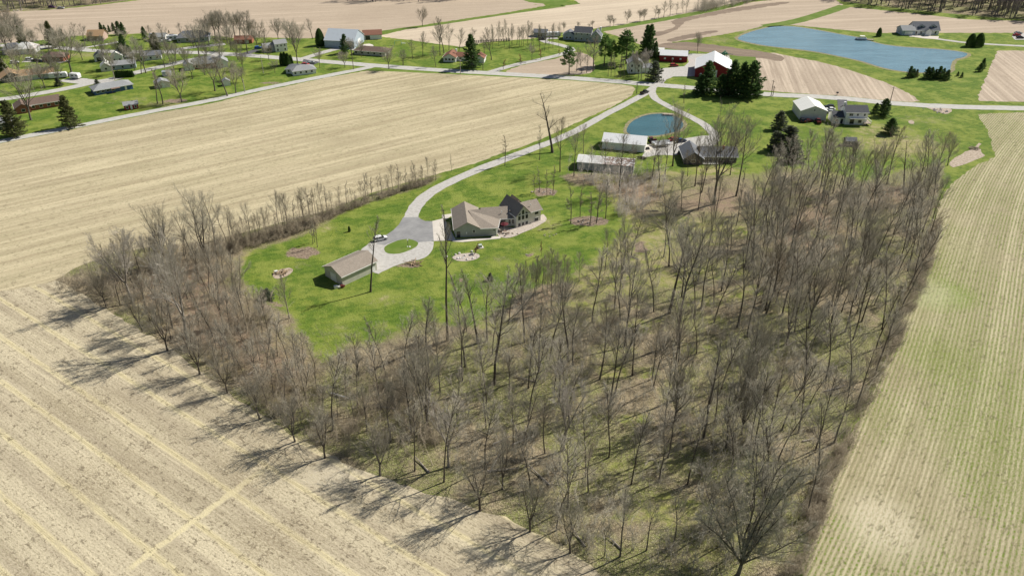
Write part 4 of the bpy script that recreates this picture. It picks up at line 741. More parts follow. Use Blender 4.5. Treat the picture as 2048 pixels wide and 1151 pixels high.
# detached garage
g0=G(686,572); o=tag(empty('garage',(g0.x,g0.y,0),R(47)),'cream detached garage with brown shingle roof beside the tall pole-like tree','garage')
volume(o,0,0,0,12.6,8.6,3.25,1.75,'x',M_tan,R_brown,.4,wins=[('L',4.3,1.4,2.7,2.6,'g',M_white),('R',4.3,1.4,3.4,2.7,'g',M_white),('F',11.3,1.2,1.,2.1,'d')],mt=M_trim)
# main house
mh=tag(empty('house',(-14,230,0)),'large brown-roofed house with tall glass gable and angled wings beside the asphalt apron','house')
def wl(x,y): return x+14,y-230
x,y=wl(-18.35,223.7)
volume(mh,x,y,R(6.6),8.1,15.,3.05,2.25,'y',M_sage,R_brown,.5,wins=[('F',1.1,1.1,.95,1.9,'k'),('F',6.1,2.,.6,1.,'w'),('F',3.7,1.5,.35,.7,'d'),('L',3.,1.25,2.6,2.4,'g',M_white),('L',7.,1.25,2.6,2.4,'g',M_white),('L',11.,1.25,2.6,2.4,'g',M_white)],mt=M_trim)
# low hipped wing between garage and patio
A=[(-10.4,224.55),(-5.0,225.05),(-4.3,231.3),(-10.5,231.6)]
W=MB(); vs=[(*wl(*p),-.2) for p in A]+[(*wl(*p),3.0) for p in A]; W.add(vs,[(0,1,5,4),(1,2,6,5),(2,3,7,6),(3,0,4,7)]); W.build('wall',M_sage,mh)
RV=[(-10.3,224.1,2.95),(-4.5,224.6,2.95),(-3.9,231.2,2.95),(-14.45,233.0,5.24),(-3.0,235.4,5.22),(-2.6,239.2,3.),(-13.4,238.6,3.)]
b=MB(); v=[(*wl(p[0],p[1]),p[2]+.03) for p in RV]; b.add(v+[(q[0],q[1],q[2]-.16) for q in v],[(0,1,3),(1,2,3),(2,4,3),(3,4,5,6),(7,8,1,0),(8,9,2,1)]); b.build('roof',R_brown,mh)
t=MB(); 
for p,q in((0,1),(1,2)): 
    a_=Vector(v[p]); c_=Vector(v[q]); d_=c_-a_; t.box(((a_+c_)/2+Vector((d_.y,-d_.x,0)).normalized()*.05+Vector((0,0,-.06))),(d_.length,.1,.26),math.atan2(d_.y,d_.x))
t.build('gutter',M_trim,mh)
fr=MB().box((*wl(-5.8,225.0),2.1),(.6,.14,.8),R(5)).build('window',M_trim,mh); MB().box((*wl(-5.8,224.96),2.1),(.45,.14,.6),R(5)).build('pane',M_glass,fr)
x,y=wl(-9.5,230.6); volume(mh,x,y,R(8),11.,8.4,3.05,2.2,'x',M_cream,R_brown,.4,wins=[('F',6.4,1.25,1.7,2.2,'k'),('F',8.8,1.7,.75,1.5,'w'),('F',9.9,1.7,.75,1.5,'w')],mt=M_trim)
x,y=wl(1.45,230.6); volume(mh,x,y,R(32),5.2,9.8,4.5,2.9,'y',M_cream,R_dgrey if False else R_brown,.45,wins=[('F',1.1,.85,.95,1.1,'w'),('F',2.55,.85,.95,1.1,'w'),('F',4.,.85,.95,1.1,'w'),('F',1.1,3.25,.95,1.5,'w'),('F',2.55,3.25,.95,1.5,'w'),('F',4.,3.25,.95,1.5,'w')],mt=M_trim)
for u0,pts in((1.1,[(-.5,4.25),(.5,4.25),(.5,5.25),(-.3,4.5)]),(2.55,[(-.5,4.25),(.5,4.25),(.5,5.7),(0,6.1),(-.5,5.7)]),(4.,[(-.5,4.25),(.5,4.25),(.3,4.5),(-.5,5.25)])):
    def gw(g_,o_): return [lf(u0+p*g_+ (0 if g_==1 else 0),-o_,4.75+(q-4.75)*g_,x,y,R(32)) for p,q in pts]
    m1=MB(); k=len(pts); a1,a2=gw(1.14,.06),gw(1.14,-.02); m1.add(a1+a2,[tuple(range(k)),tuple(range(2*k-1,k-1,-1))]+[(i,(i+1)%k,k+(i+1)%k,k+i) for i in range(k)]); f1=m1.build('window',M_trim,mh); m2=MB(); a1,a2=gw(.92,.1),gw(.92,0); m2.add(a1+a2,[tuple(range(k)),tuple(range(2*k-1,k-1,-1))]+[(i,(i+1)%k,k+(i+1)%k,k+i) for i in range(k)]); m2.build('pane',M_glass,f1)
x,y=wl(5.3,233.05); volume(mh,x-2.6*math.cos(R(30)),y-2.6*math.sin(R(30))+.4,R(30),7.6,7.2,4.4,2.0,'x',M_cream,R_brown,.5,wins=[('F',5.9,3.4,1.4,1.1,'w'),('F',5.9,.95,1.5,1.1,'w'),('R',3.4,3.2,1.2,1.2,'w')],mt=M_trim)
x,y=wl(.6,237.2); volume(mh,x,y,R(30),3.6,4.,4.6,2.2,'y',M_cream,R_brown,.4)
for q in((-3.4,233.,4.6),(6.2,235.6,6.1)): xx,yy=wl(q[0],q[1]); MB().cyl((xx,yy,q[2]),.12,.7,8).build('vent_pipe',M_trim,mh)
xx,yy=wl(-.6,233.6); MB().box((xx,yy,4.75),(.7,.5,.35),R(10)).build('skylight',M_dtrim,mh)
# simple gabled buildings: name, anchor px, angle, volumes, label
def bld(name,px,py,ang,label,vols,cat='house',extra=None,group=None):
    o=house(name,px,py,ang,label,cat,group)
    for vv in vols: volume(o,*vv[:10],**vv[10])
    if extra: extra(o)
    return o
def ws(n,L,z=1.5,w=1.,h=1.1,side='F',a=1.2): return [(side,a+(L-2*a)*i/max(1,n-1),z,w,h) for i in range(n)]
bld('barn',1599,240,-3,'cream metal barn with white gabled roof and junk cars along its wall',[(0,0,0,11.4,13.5,4.2,2.2,'y',M_cream,R_cream,dict(ov=.25,wins=[('F',5.7,4.6,.6,.5),('F',8.4,1.,.9,2.,'d'),('R',3.,1.6,3.2,3.,'g',M_white)],mt=M_trim))],'barn')
def x1(o):
    b=MB(); b.box((9.5,-1.6,3.05),(7.4,2.6,.08),0,R(-14)); b.build('awning',M_cream,o); d=MB(); d.box((14.2,2.,1.),(3.2,8.,.15)); 
    for q in((12.8,-1.8),(15.6,-1.8),(15.6,5.8),(15.6,2)): d.box((q[0],q[1],.5),(.12,.12,1.))
    d.build('deck',M_conc_wood,o); r=MB()
    for q in range(9): r.box((15.75,-1.9+q*.98,1.5),(.07,.07,.95))
    r.box((15.75,2,2.),(.1,8.,.08)); r.box((14.2,-1.95,2.),(3.2,.1,.08)); r.build('railing',M_trim,o); flue(o,4.6,3.6,7.9,.7,1.6,M_trim)
M_conc_wood=mat('weathered_deck_boards',(.40,.34,.28),(.30,.25,.2),2.,.9)
bld('house',1666,248,-2,'white two-storey house with charcoal roof, awning and side deck',[(0,.4,0,4.6,7.2,2.9,1.7,'x',M_lblue if False else M_white,R_dark,dict(ov=.3,wins=[('F',3.6,1.2,.9,2.,'k'),('F',1.5,1.6,.8,.9)])),(4.65,-.6,0,9.4,7.6,5.5,2.,'x',M_white,R_dark,dict(ov=.35,wins=[('F',1.7,4.5,.7,1.),('F',2.5,4.5,.7,1.),('F',4.9,4.5,.7,.9),('F',7.9,4.5,.7,.9),('F',3.,1.4,1.6,1.9,'k'),('F',6.4,1.5,1.4,1.2)],mt=M_trim))],extra=x1)
bld('barn',1204,297,-15,'long white barn with bright metal roof standing by the small pond',[(0,0,0,17.2,9.,3.1,2.1,'x',M_white,R_white,dict(ov=.3,wins=[('R',4.5,1.5,4.2,2.8,'g',M_cream),('F',14.2,1.3,.9,2.,'d')],mt=M_trim))],'barn')
bld('barn',1154,338,-12.5,'weathered long low shed with rust-stained metal roof behind bare trunks',[(0,0,0,21.4,7.5,3.,1.3,'x',M_greyb,R_silver,dict(ov=.3,wins=[('R',3.7,1.3,2.6,2.3,'g',M_cream)]))],'barn')
def x2(o): 
    b=MB(); b.box((10.3,1.1,.3),(6.,2.2,.3)); 
    for i in range(4): b.box((7.6+i*1.8,.2,1.4),(.14,.14,2.2))
    b.build('porch',M_cream,o); flue(o,15.5,5.,5.2,.8,1.3)
bld('house',1368,329,-2,'dark-walled ranch house with broad slate roof half hidden by trees',[(0,0,0,7.,12.,2.7,2.4,'y',M_darkw,R_dgrey,dict(ov=.6,wins=[('F',3.4,1.5,1.6,1.1)],mt=M_trim)),(7.05,2.4,0,13.6,9.,2.7,2.2,'x',M_darkw,R_dgrey,dict(ov=.6,wins=ws(4,13.,1.5,1.3,1.1),mt=M_trim))],extra=x2)
bld('barn',1319,123,-9,'long dark red shed with white roof beside the gravel farmyard',[(0,0,0,14.8,7.4,3.5,1.9,'x',M_red,R_white,dict(ov=.25,wins=[('F',2.8,1.8,1.,.9,'d'),('F',7.,1.8,1.,.9,'d'),('F',11.2,1.8,1.,.9,'d')],mt=M_trim))],'barn')
bld('shed',1305,114,-8,'small dark red shed with pale roof at the end of the long red shed',[(0,0,0,6.,6.,3.,1.4,'x',M_red,R_cream,dict(ov=.25,wins=[('F',3.,1.2,1.2,2.,'k')]))],'shed')
bld('barn',1389,154,-13,'big red barn with broad white roof behind the dark spruce group',[(0,0,0,18.,20.,4.4,4.2,'y',M_red,R_white,dict(ov=.35,wins=[('F',9.4,2.4,3.2,3.6,'g',M_white),('F',3.,1.2,1.,2.,'d')],mt=M_trim)),],'barn')
def x3(o):
    b=MB(); b.box((9.4,-.9,2.35),(4.2,2.,.1),0,R(10)); 
    for q in(7.6,11.2): b.box((q,-1.75,1.1),(.12,.12,2.2))
    b.build('awning',M_mbr,o)
M_mbr=P3((.22,.15,.12))
bld('house',191,191.5,38,'blue ranch house with light grey hip roof by the neighbourhood street',[(0,0,0,17.6,8.2,2.5,1.6,'x',M_blue,R_grey,dict(ov=.5,hip=3.6,wins=ws(4,10.,1.5,1.5,.9,a=1.6)+[('F',14.3,1.2,.9,2.,'d'),('L',4.,1.3,1.2,1.1)],mt=M_trim))],extra=x3)
bld('house',33,226,33,'brick ranch house with brown roof behind the big spreading tree',[(0,-2.5,0,6.,8.,2.7,1.6,'y',M_brick,R_mbrown,dict(ov=.5,wins=[('F',3.,1.4,1.4,1.1)],mt=M_trim)),(6.05,0,0,12.5,7.6,2.7,1.7,'x',M_brick,R_mbrown,dict(ov=.6,wins=ws(4,12.,1.5,1.2,1.1),mt=M_trim))])
bld('house',-18,262,35,'corner of a pale house cut by the left frame edge beside a dark spruce',[(0,0,0,9.,8.,2.8,1.8,'x',M_greyb,R_grey,dict(ov=.5,wins=ws(2,9.,1.5),mt=M_trim))])
bld('shed',313,178,30,'small cream shed with light grey roof behind the leaning tree pair',[(0,0,0,6.6,5.6,2.4,1.3,'y',M_cream,R_grey,dict(ov=.3,wins=[('F',3.3,1.1,1.6,1.9,'d')]))],'shed')
bld('gazebo',250,221,28,'small dark red playhouse with grey roof on the lawn by the lane',[(0,0,0,6.,3.2,2.3,1.1,'x',M_red,R_grey,dict(ov=.35,wins=[('F',1.2,1.2,.9,1.2),('F',3.,1.1,.9,1.9,'d'),('F',4.8,1.2,.9,1.2)]))],'shed')
bld('shed',446,173,25,'tiny white garden shed under dark trees by the lane',[(0,0,0,3.8,3.4,2.2,1.2,'y',M_white,R_grey,dict(ov=.2,wins=[('F',1.9,1.,1.2,1.8,'d')]))],'shed')
bld('shed',325,153,5,'light blue metal box shed above the leaning tree pair',[(0,0,0,3.8,3.,2.2,.4,'x',M_lblue,R_blue,dict(ov=.1,wins=[('F',1.9,1.,1.,1.7,'d')]))],'shed')
bld('house',571,149,-2,'white ranch house with blue grey hip roofs and red shrubs',[(0,1.5,0,9.,7.6,2.5,1.5,'x',M_white,R_dgrey,dict(ov=.45,hip=2.8,wins=[('F',1.5,1.4,.8,1.),('L',3.5,1.4,1.,1.)],mt=M_trim)),(5.,-3.,R(28),12.,7.6,2.5,1.5,'x',M_white,R_grey,dict(ov=.45,hip=3.,wins=ws(4,11.,1.4,.9,1.),mt=M_trim))])
bld('house',552,105,28,'two-storey white house with grey roof by the dark drive',[(0,0,0,6.8,5.6,4.6,1.6,'x',M_white,R_grey,dict(ov=.3,wins=[('F',1.3,3.5,.7,.9),('F',3.4,3.5,.7,.9),('F',5.5,3.5,.7,.9),('F',1.3,1.3,.8,1.2),('F',5.5,1.3,.8,1.2),('F',3.4,1.1,.9,2.,'d')],mt=M_trim)),(-6.,2.,0,5.9,6.,2.6,1.8,'x',M_greyb,R_grey,dict(ov=.3,wins=[('F',2.8,1.3,2.2,1.9,'k')]))])
bld('garage',470,88,5,'small red-brown brick garage left of the two-storey white house',[(0,0,0,10.,6.,2.4,1.5,'x',M_brick,R_red,dict(ov=.4,wins=[('F',7.,1.1,2.2,1.9,'g')]))],'garage')
bld('barn',650,95,-10,'big pale blue barn with long grey metal roof and white gable',[(0,0,0,18.,17.,4.2,4.6,'x',M_lblue,R_blue,dict(ov=.3,wins=[('F',9.,1.6,4.,3.,'g',M_lblue),('R',8.5,2.,4.5,3.6,'g',M_white)],mt=M_trim))],'barn')
bld('garage',727,80,10,'white garage with dark red roof behind the blue barn',[(0,0,0,11.,8.,2.8,1.9,'x',M_white,R_red,dict(ov=.4,wins=[('F',2.6,1.2,2.6,2.1,'k'),('F',7.,1.2,2.6,2.1,'g',M_white)]))],'garage')
bld('house',709,109,-14,'long low tan ranch with brown hip roof in front of the blue barn',[(0,0,0,18.5,8.,2.4,1.6,'x',M_tan,R_mbrown,dict(ov=.5,hip=3.,wins=ws(5,17.,1.3,1.1,1.),mt=M_trim))])
bld('house',887,124,-8,'white ranch house with red-brown roof behind the tall roadside spruce',[(0,0,0,6.8,9.,2.7,1.9,'y',M_lblue if False else M_white,R_red,dict(ov=.5,wins=[('F',1.5,1.5,1.1,1.),('F',3.4,1.5,1.1,1.),('F',5.3,1.5,1.1,1.),('L',4.,1.4,1.,1.)],mt=M_trim)),(6.85,3.,0,6.,6.,2.5,1.5,'x',M_white,R_red,dict(ov=.4,wins=[('F',2.,1.4,1.2,1.)])),(16.,1.,0,6.4,6.2,2.6,1.8,'y',M_white,R_red,dict(ov=.4,wins=[('F',3.2,1.2,2.8,2.,'g',M_white)],mt=M_trim))],extra=lambda o:flue(o,6.2,5.5,5.1,.7,1.3,M_trim))
bld('house',1148,82,-12,'grey farmhouse with dark gables and a white chimney past the windbreak',[(-7.,2.,0,6.9,6.5,2.8,2.,'y',M_lblue,R_dgrey,dict(ov=.3,wins=[('F',2.4,1.3,1.,1.),('F',4.4,1.3,1.,1.)],mt=M_trim)),(0,0,0,10.,8.,5.,2.6,'x',M_greyb,R_dark,dict(ov=.35,wins=ws(3,9.,4.2,.8,1.)+ws(3,9.,1.5,.9,1.1),mt=M_trim)),(10.05,-1.,0,6.,8.,3.4,3.,'y',M_greyb,R_dgrey,dict(ov=.3,wins=[('F',3.,1.5,1.4,1.2),('F',3.,4.2,.8,.9)],mt=M_trim))],extra=lambda o:flue(o,15.2,4.,6.9,.8,2.,M_trim))
bld('house',1256,147,0,'white two-storey farmhouse behind the pale round-crowned trees',[(0,0,0,7.4,7.,5.2,2.4,'y',M_white,R_grey,dict(ov=.35,wins=[('F',1.8,4.,.8,1.2),('F',5.4,4.,.8,1.2),('F',1.8,1.4,.8,1.2),('F',5.4,1.4,.8,1.2),('L',2.,4.,.8,1.2)],mt=M_trim)),(7.45,1.,0,5.2,5.,2.8,1.6,'x',M_white,R_grey,dict(ov=.3,wins=[('F',2.5,1.1,.9,2.,'d')]))])
bld('house',1803,71,1,'grey-sided house with dormers and white apron on the far pond shore',[(0,0,0,8.,8.,3.,2.,'x',M_lblue,R_grey,dict(ov=.35,wins=[('L',4.,1.5,.9,1.),('F',4.,1.2,4.8,2.,'g',M_white)],mt=M_trim)),(8.05,1.,R(-2),15.,10.,3.,3.9,'x',M_white,R_dgrey,dict(ov=.5,wins=ws(5,14.,1.4,1.,1.3),mt=M_trim)),(10.2,2.6,R(-2),4.2,3.,4.6,1.3,'y',M_lblue,R_dgrey,dict(ov=.3,z0=3.2,wins=[('F',2.1,4.6,1.3,.8)])),(17.3,2.4,R(-2),4.2,3.,4.6,1.3,'y',M_lblue,R_dgrey,dict(ov=.3,z0=3.2,wins=[('F',2.1,4.6,1.3,.8)])),(13.9,-1.2,R(-2),3.6,2.15,2.8,1.3,'y',M_white,R_dgrey,dict(ov=.3))],extra=lambda o:MB().cyl((22.9,.5,1.4),.12,2.8).cyl((9.,-1.,1.4),.12,2.8).build('porch_post',M_trim,o))
# far neighbourhood
bld('house',6,167,35,'dark-walled house with orange tan roof at the left frame edge',[(0,0,0,9.,9.,2.7,2.2,'y',M_darkw,R_tan,dict(ov=.6,wins=[('F',3.,1.4,1.4,1.)],mt=M_trim))])
bld('house',35,163,25,'long tan-roofed ranch left of the parked campers',[(0,0,0,17.,8.,2.6,1.9,'x',M_cream,R_tan,dict(ov=.6,wins=ws(4,16.,1.4,1.2,1.),mt=M_trim))])
bld('house',85,124,2,'brick ranch with brown hip roof among the far left driveways',[(0,0,0,11.5,8.,2.6,1.7,'x',M_brick,R_mbrown,dict(ov=.5,hip=2.8,wins=ws(3,10.,1.4,1.,1.)))])
def x4(o): pass
bld('house',6,110,10,'dark grey half of a long roof left of the pale dappled one',[(0,0,0,9.5,8.5,2.8,2.6,'x',M_grey,R_dgrey,dict(ov=.5,hip=2.5))])
bld('house',31,109,10,'pale silvery hip-roofed building at far left before the back street',[(0,0,0,10.5,9.,2.8,2.6,'x',M_white,R_silver,dict(ov=.5,hip=3.2,wins=ws(2,10.,1.3)))])
bld('garage',190,124,20,'small white gabled garage in the far neighbourhood between dark shrubs',[(0,0,0,4.6,6.,3.,1.6,'y',M_white,R_dgrey,dict(ov=.3,wins=[('F',2.3,1.2,2.,2.,'k')]))],'garage')
bld('house',224,126,15,'white two-gabled cottage above the long hedge',[(0,0,0,6.,6.,3.6,2.,'y',M_white,R_cream,dict(ov=.3,wins=[('F',1.6,1.6,.9,1.),('F',4.4,1.6,.9,1.)])),(6.05,1.,0,5.,5.,2.6,1.4,'x',M_greyb,R_grey,dict(ov=.3))])
bld('house',203,144,22,'low cream and grey bungalow directly above the hedge',[(0,0,0,5.,7.,2.6,1.8,'y',M_cream,R_cream,dict(ov=.3,wins=[('F',2.5,1.4,1.,1.)])),(5.05,1.,0,12.,6.,2.5,1.5,'x',M_lblue,R_grey,dict(ov=.4,wins=ws(3,11.,1.3)))])
bld('house',285,122,20,'small white house front between the trunks near the curving street',[(0,0,0,10.,6.,2.6,1.6,'x',M_white,R_dgrey,dict(ov=.4,wins=ws(3,9.,1.3)))])
bld('house',176,82,5,'pink-brown gabled house at the field edge behind a forked tree',[(0,0,0,9.,8.,2.8,2.6,'x',mat('pinkish_siding',(.55,.40,.34),None),R_tan,dict(ov=.4))])
bld('house',355,86,12,'grey-roofed long house among trees beside the parked white van',[(0,0,0,18.,9.,2.8,2.8,'x',M_greyb,R_dgrey,dict(ov=.5,hip=3.5,wins=ws(4,16.,1.4)))])
bld('house',370,142,22,'grey-roofed house with brick front and white gable by the side street',[(0,0,0,5.,7.,2.6,1.6,'y',M_white,R_grey,dict(ov=.4,wins=[('F',2.5,1.2,2.6,2.,'g',M_white)])),(5.05,1.,0,11.,7.5,2.6,2.,'x',M_brick,R_grey,dict(ov=.5,wins=ws(3,10.,1.4))),(16.1,-.5,0,6.,7.,2.8,2.,'y',M_white,R_grey,dict(ov=.4,wins=[('F',3.,1.4,1.,1.)]))])
bld('house',300,83,8,'cream low house at the field edge near the parked vans',[(0,0,0,9.,6.,2.5,1.5,'x',M_cream,R_grey,dict(ov=.4,wins=ws(3,8.,1.3)))])
bld('shed',1067,74,-10,'dark grey hip-roofed shed at the far end of the windbreak',[(0,0,0,8.,6.,2.6,1.5,'x',M_grey,R_dgrey,dict(ov=.3,wins=[('F',4.,1.1,2.4,2.,'k')]))],'shed')
# ------------------------------------------------------------------ vehicles
def car_paint(n,c): return mat(n,c,tuple(x*.9 for x in c),1,.3,spec=.5)
M_tyre=mat('tyre_rubber',(.02,.02,.02),(.03,.03,.03)); M_rim=mat('wheel_rim',(.5,.5,.5),(.4,.4,.4),rough=.4)
def hull(m,prof,w,chamf=.0):
    n=len(prof); b=len(m.v)
    for s in(-1,1):
        for x,z,k in prof: m.v.append((x,s*w/2*k,z))
    m.f.append(tuple(b+i for i in range(n))); m.f.append(tuple(b+n+i for i in range(n-1,-1,-1)))
    for i in range(n): j=(i+1)%n; m.f.append((b+i,b+n+i,b+n+j,b+j))
def wheels(o,xs,w,r=.34):
    for x in xs:
        for s in(-1,1):
            t=MB().cyl((x,s*(w/2-.08),r),r,.24,14,'Y').build('wheel',M_tyre,o); MB().cyl((x,s*(w/2+.03),r),r*.6,.04,10,'Y').build('rim',M_rim,t)
def car(px,py,ang,paint,label,kind='suv',cat='car',name='parked_car'):
    g=G(px,py); o=tag(empty(name,(g.x,g.y,.08),R(ang)),label,cat)
    b=MB(); L,W=(4.6,1.85) if kind!='truck' else (5.6,1.95)
    low=[(-L/2,.35,.94),(-L/2+.05,.75,.96),(-L/2+.15,.95,.97),(L/2-.9,.95,.97),(L/2-.12,.78,.92),(L/2,.5,.9),(L/2-.05,.28,.9),(-L/2+.1,.28,.94)]; hull(b,low[::-1],W)
    if kind=='truck': cab=[(-.6,.93,.9),(-.5,1.65,.76),(.75,1.68,.76),(1.45,.93,.9)]
    elif kind=='sedan': cab=[(-1.9,.93,.9),(-1.2,1.38,.74),(.35,1.4,.74),(1.25,.93,.88)]
    else: cab=[(-2.15,.93,.92),(-1.8,1.55,.76),(.25,1.6,.76),(1.3,.93,.9)]
    g2=MB(); hull(g2,[(x*.985,z-.07 if z>1 else z,k*1.015) for x,z,k in cab][::-1],W); 
    top=[p for p in cab if p[1]>1]; rf=MB(); hull(rf,[(top[0][0]-.05,top[0][1]-.09,.79),(top[0][0],top[0][1]+.02,.76),(top[1][0],top[1][1]+.02,.76),(top[1][0]+.1,top[1][1]-.09,.79)][::-1],W)
    b.v+= []; n0=len(b.v); b.add(rf.v,rf.f)
    for x in ((top[0][0]+top[1][0])/2,):
        for s in(-1,1): b.box((x,s*W*.425,1.2),(.12,.05,.62),0,s*R(-14))
    if kind=='truck': b.box((-1.7,.88,1.05),(2.1,.08,.3)).box((-1.7,-.88,1.05),(2.1,.08,.3)).box((-2.74,0,1.05),(.08,1.7,.3))
    b.build('body',paint,o); g2.build('window',M_glass,o); wheels(o,(-L*.3,L*.3),W)
    for s in(-1,1): MB().box((L/2-.06,s*.68,.66),(.12,.34,.14)).build('headlight',M_trim,o); MB().box((-L/2+.03,s*.72,.78),(.1,.26,.2)).build('tail_light',M_redl,o)
    if kind!='truck':
        for s in(-1,1): MB().box((.95,s*W*.53,.98),(.16,.12,.12)).build('mirror',paint,o)
    return o
M_redl=P3((.35,.02,.02)); CW=car_paint('white_car_paint',(.80,.80,.80)); CB=car_paint('dark_blue_car_paint',(.03,.05,.12)); CR=car_paint('red_car_paint',(.42,.03,.02)); CK=car_paint('black_car_paint',(.02,.02,.025)); CG=car_paint('silver_car_paint',(.38,.40,.42)); CBl=car_paint('blue_car_paint',(.03,.12,.45)); CM=car_paint('maroon_car_paint',(.12,.02,.025))
car(761,480,28,CW,'white SUV parked on the asphalt beside the grass island','suv')
car(1289,187,48,CK,'dark pickup truck driving on the long drive near the junction','truck','truck','pickup_truck')
for a in [(1658,216,170,CK,'dark SUV beside the cream barn gable end, topmost of three','suv'),(1660,221,172,CW,'white car right of the cream barn, middle of three','sedan'),(1659,226,170,CG,'silver car right of the cream barn, lowest of three','sedan'),(1604,243,80,CK,'black car against the cream barn front wall, leftmost','suv'),(1616,244,20,CM,'maroon junk car in the middle of the cream barn front','sedan'),(1636,245,80,CM,'dark maroon pickup at the right of the cream barn front','truck'),
  (1362,307,60,CK,'black SUV parked left of the dark-roof ranch house','suv'),(1374,307,70,CG,'silver car just beside the dark-roof ranch house','sedan'),(1347,281,25,CR,'red car among the trailers of the gravel yard','sedan'),(1362,284,20,CB,'dark blue SUV at the right end of the yard row','suv'),
  (1348,133,5,CR,'small bright red vehicle on the grass before the red shed','suv'),(610,131,0,CR,'red car behind the white hip-roof ranch','sedan'),(622,128,25,CG,'silver car on the dark pad behind the hip-roof ranch','sedan'),(517,98,20,CBl,'bright blue car on the drive of the two-storey house','suv'),
  (73,123,0,CK,'dark car alone on the far left driveway','sedan'),(60,121,0,CW,'white van-like car on the far left driveway','suv'),(30,127,15,CW,'white car at the left end of the far left driveway','suv'),(333,84,15,CW,'white pickup beside the moving van in the far yard','truck'),(346,74,5,CK,'dark car at the top of the far yard','suv'),(238,66,5,CK,'dark car under the far evergreens at the field edge','suv'),(1084,80,0,CK,'dark car by the hip-roofed far shed','suv'),
  (134,153,20,CM,'maroon car between the two white campers','suv'),(945,134,-10,CK,'dark car in the spruce shade beside the main road','suv'),
  (2033,72,0,CR,'red car in the far right parking lot','sedan'),(2040,77,0,CK,'black car in the far right parking lot','sedan'),(2036,68,0,CG,'silver car in the far right parking lot','sedan'),
  (104,16,5,car_paint('purple_paint',(.12,.03,.12)),'dark purple vehicle at the far field edge top left','suv'),(122,18,5,CG,'pale flat vehicle beside the purple one top left','sedan')]: car(*a[:5],a[5])
def camper(px,py,ang,label,L=7.,Wd=2.4,H_=2.9,name='camper_trailer',cat='camper'):
    g=G(px,py); o=tag(empty(name,(g.x,g.y,.06),R(ang)),label,cat); b=MB(); hull(b,[(-L/2,.6,1),(-L/2,H_-.3,1),(-L/2+.3,H_,.97),(L/2-.5,H_,.97),(L/2,H_-.8,1),(L/2-.1,.6,1)][::-1],Wd); b.build('body',CW,o)
    t=MB().box((L/2+.7,0,.5),(1.6,.12,.12)); t.build('hitch',M_tyre,o)
    for s in(-1,1):
        MB().box((-.8,s*(Wd/2+.02),1.9),(1.4,.06,.6)).build('window',M_glass,o); MB().box((1.6,s*(Wd/2+.02),1.9),(.8,.06,.6)).build('window',M_glass,o)
        MB().box((0,s*(Wd/2+.015),1.15),(L*.85,.04,.14)).build('stripe',M_grey,o)
    wheels(o,(-.9,.0),Wd,.36)
camper(118,156.5,18,'long white camper trailer by the tan-roofed ranch',8.5); camper(152,157.5,-12,'short white camper trailer at the right of the gravel yard',5.2); camper(1106,74,5,'long white camper trailer beside the grey farmhouse',9.); camper(346,81,15,'white box van parked before the grey-roofed long house',6.5,2.4,3.,'box_van','van')
# boats / trailers / machinery
def boat(px,py,ang,label,hc,L=6.): 
    g=G(px,py); o=tag(empty('boat_trailer',(g.x,g.y,.1),R(ang)),label,'boat trailer'); b=MB(); hull(b,[(-L/2,.7,.9),(-L/2,1.35,1),(L/2-1.2,1.4,.95),(L/2,1.5,.1),(L/2-.9,.75,.3)][::-1],2.1); b.build('hull',hc,o); MB().box((-.6,0,1.42),(L*.55,1.5,.1)).build('cover',M_grey,o); MB().box((0,0,.5),(L+1.2,.15,.12)).box((0,.6,.5),(L*.8,.1,.1)).box((0,-.6,.5),(L*.8,.1,.1)).build('trailer_frame',M_tyre,o); wheels(o,(-.8,),1.9,.32)
boat(1322,289,15,'long grey covered trailer in the gravel yard by the white barn',CG,8.); boat(1326,293,12,'white boat on a trailer in the gravel yard',CW,7.)
def tractor(px,py,ang,label,c,name='tractor'):
    g=G(px,py); o=tag(empty(name,(g.x,g.y,.06),R(ang)),label,'tractor'); MB().box((.9,0,1.25),(2.,.9,.8)).box((-.3,0,1.),(1.2,.8,.6)).cyl((1.2,0,1.9),.06,.7).build('body',c,o); MB().box((-.6,0,2.5),(1.5,1.4,.1)).build('roof',c,o); MB().box((-.6,0,2.),(1.3,1.2,.9)).build('window',M_glass,o)
    for x,r in((-.8,.8),(1.5,.45)):
        for s in(-1,1): t=MB().cyl((x,s*.95,r),r,.4,16,'Y').build('wheel',M_tyre,o); MB().cyl((x,s*1.17,r),r*.5,.05,10,'Y').build('rim',c,t)
def implement(px,py,ang,label,c,w=9.):
    g=G(px,py); o=tag(empty('planter',(g.x,g.y,.06),R(ang)),label,'farm machine'); MB().box((0,0,1.1),(w,.25,.25)).box((0,1.2,1.0),(w,.2,.2)).box((0,-2.2,.8),(.2,4.,.2)).build('frame',c,o)
    n=int(w/1.2)
    for i in range(n): x=-w/2+.6+i*w/n; MB().box((x,.9,1.45),(.6,.6,.7)).build('hopper',c,o); MB().cyl((x,.3,.35),.35,.15,10,'X').build('wheel',M_tyre,o)
GRN=car_paint('green_machine_paint',(.03,.17,.09))
implement(1440,113,2,'green row planter parked behind the big red barn',GRN,9.); implement(1451,110,60,'second green farm implement beside the row planter',GRN,5.); tractor(1428,112,20,'green tractor left of the row planter',GRN); tractor(1304,286,15,'small dark red tractor at the pad of the white barn',CM); 
MBx=MB().box((0,0,.5),(1.1,.8,.9)).cyl((.5,0,.3),.3,.9,10,'Y'); q=G(1295,299); t_=tag(empty('mower',(q.x,q.y,.08),.3),'dark riding mower on the concrete pad of the white barn','mower'); MBx.build('body',CK,t_); wheels(t_,(-.4,.5),1.,.25)
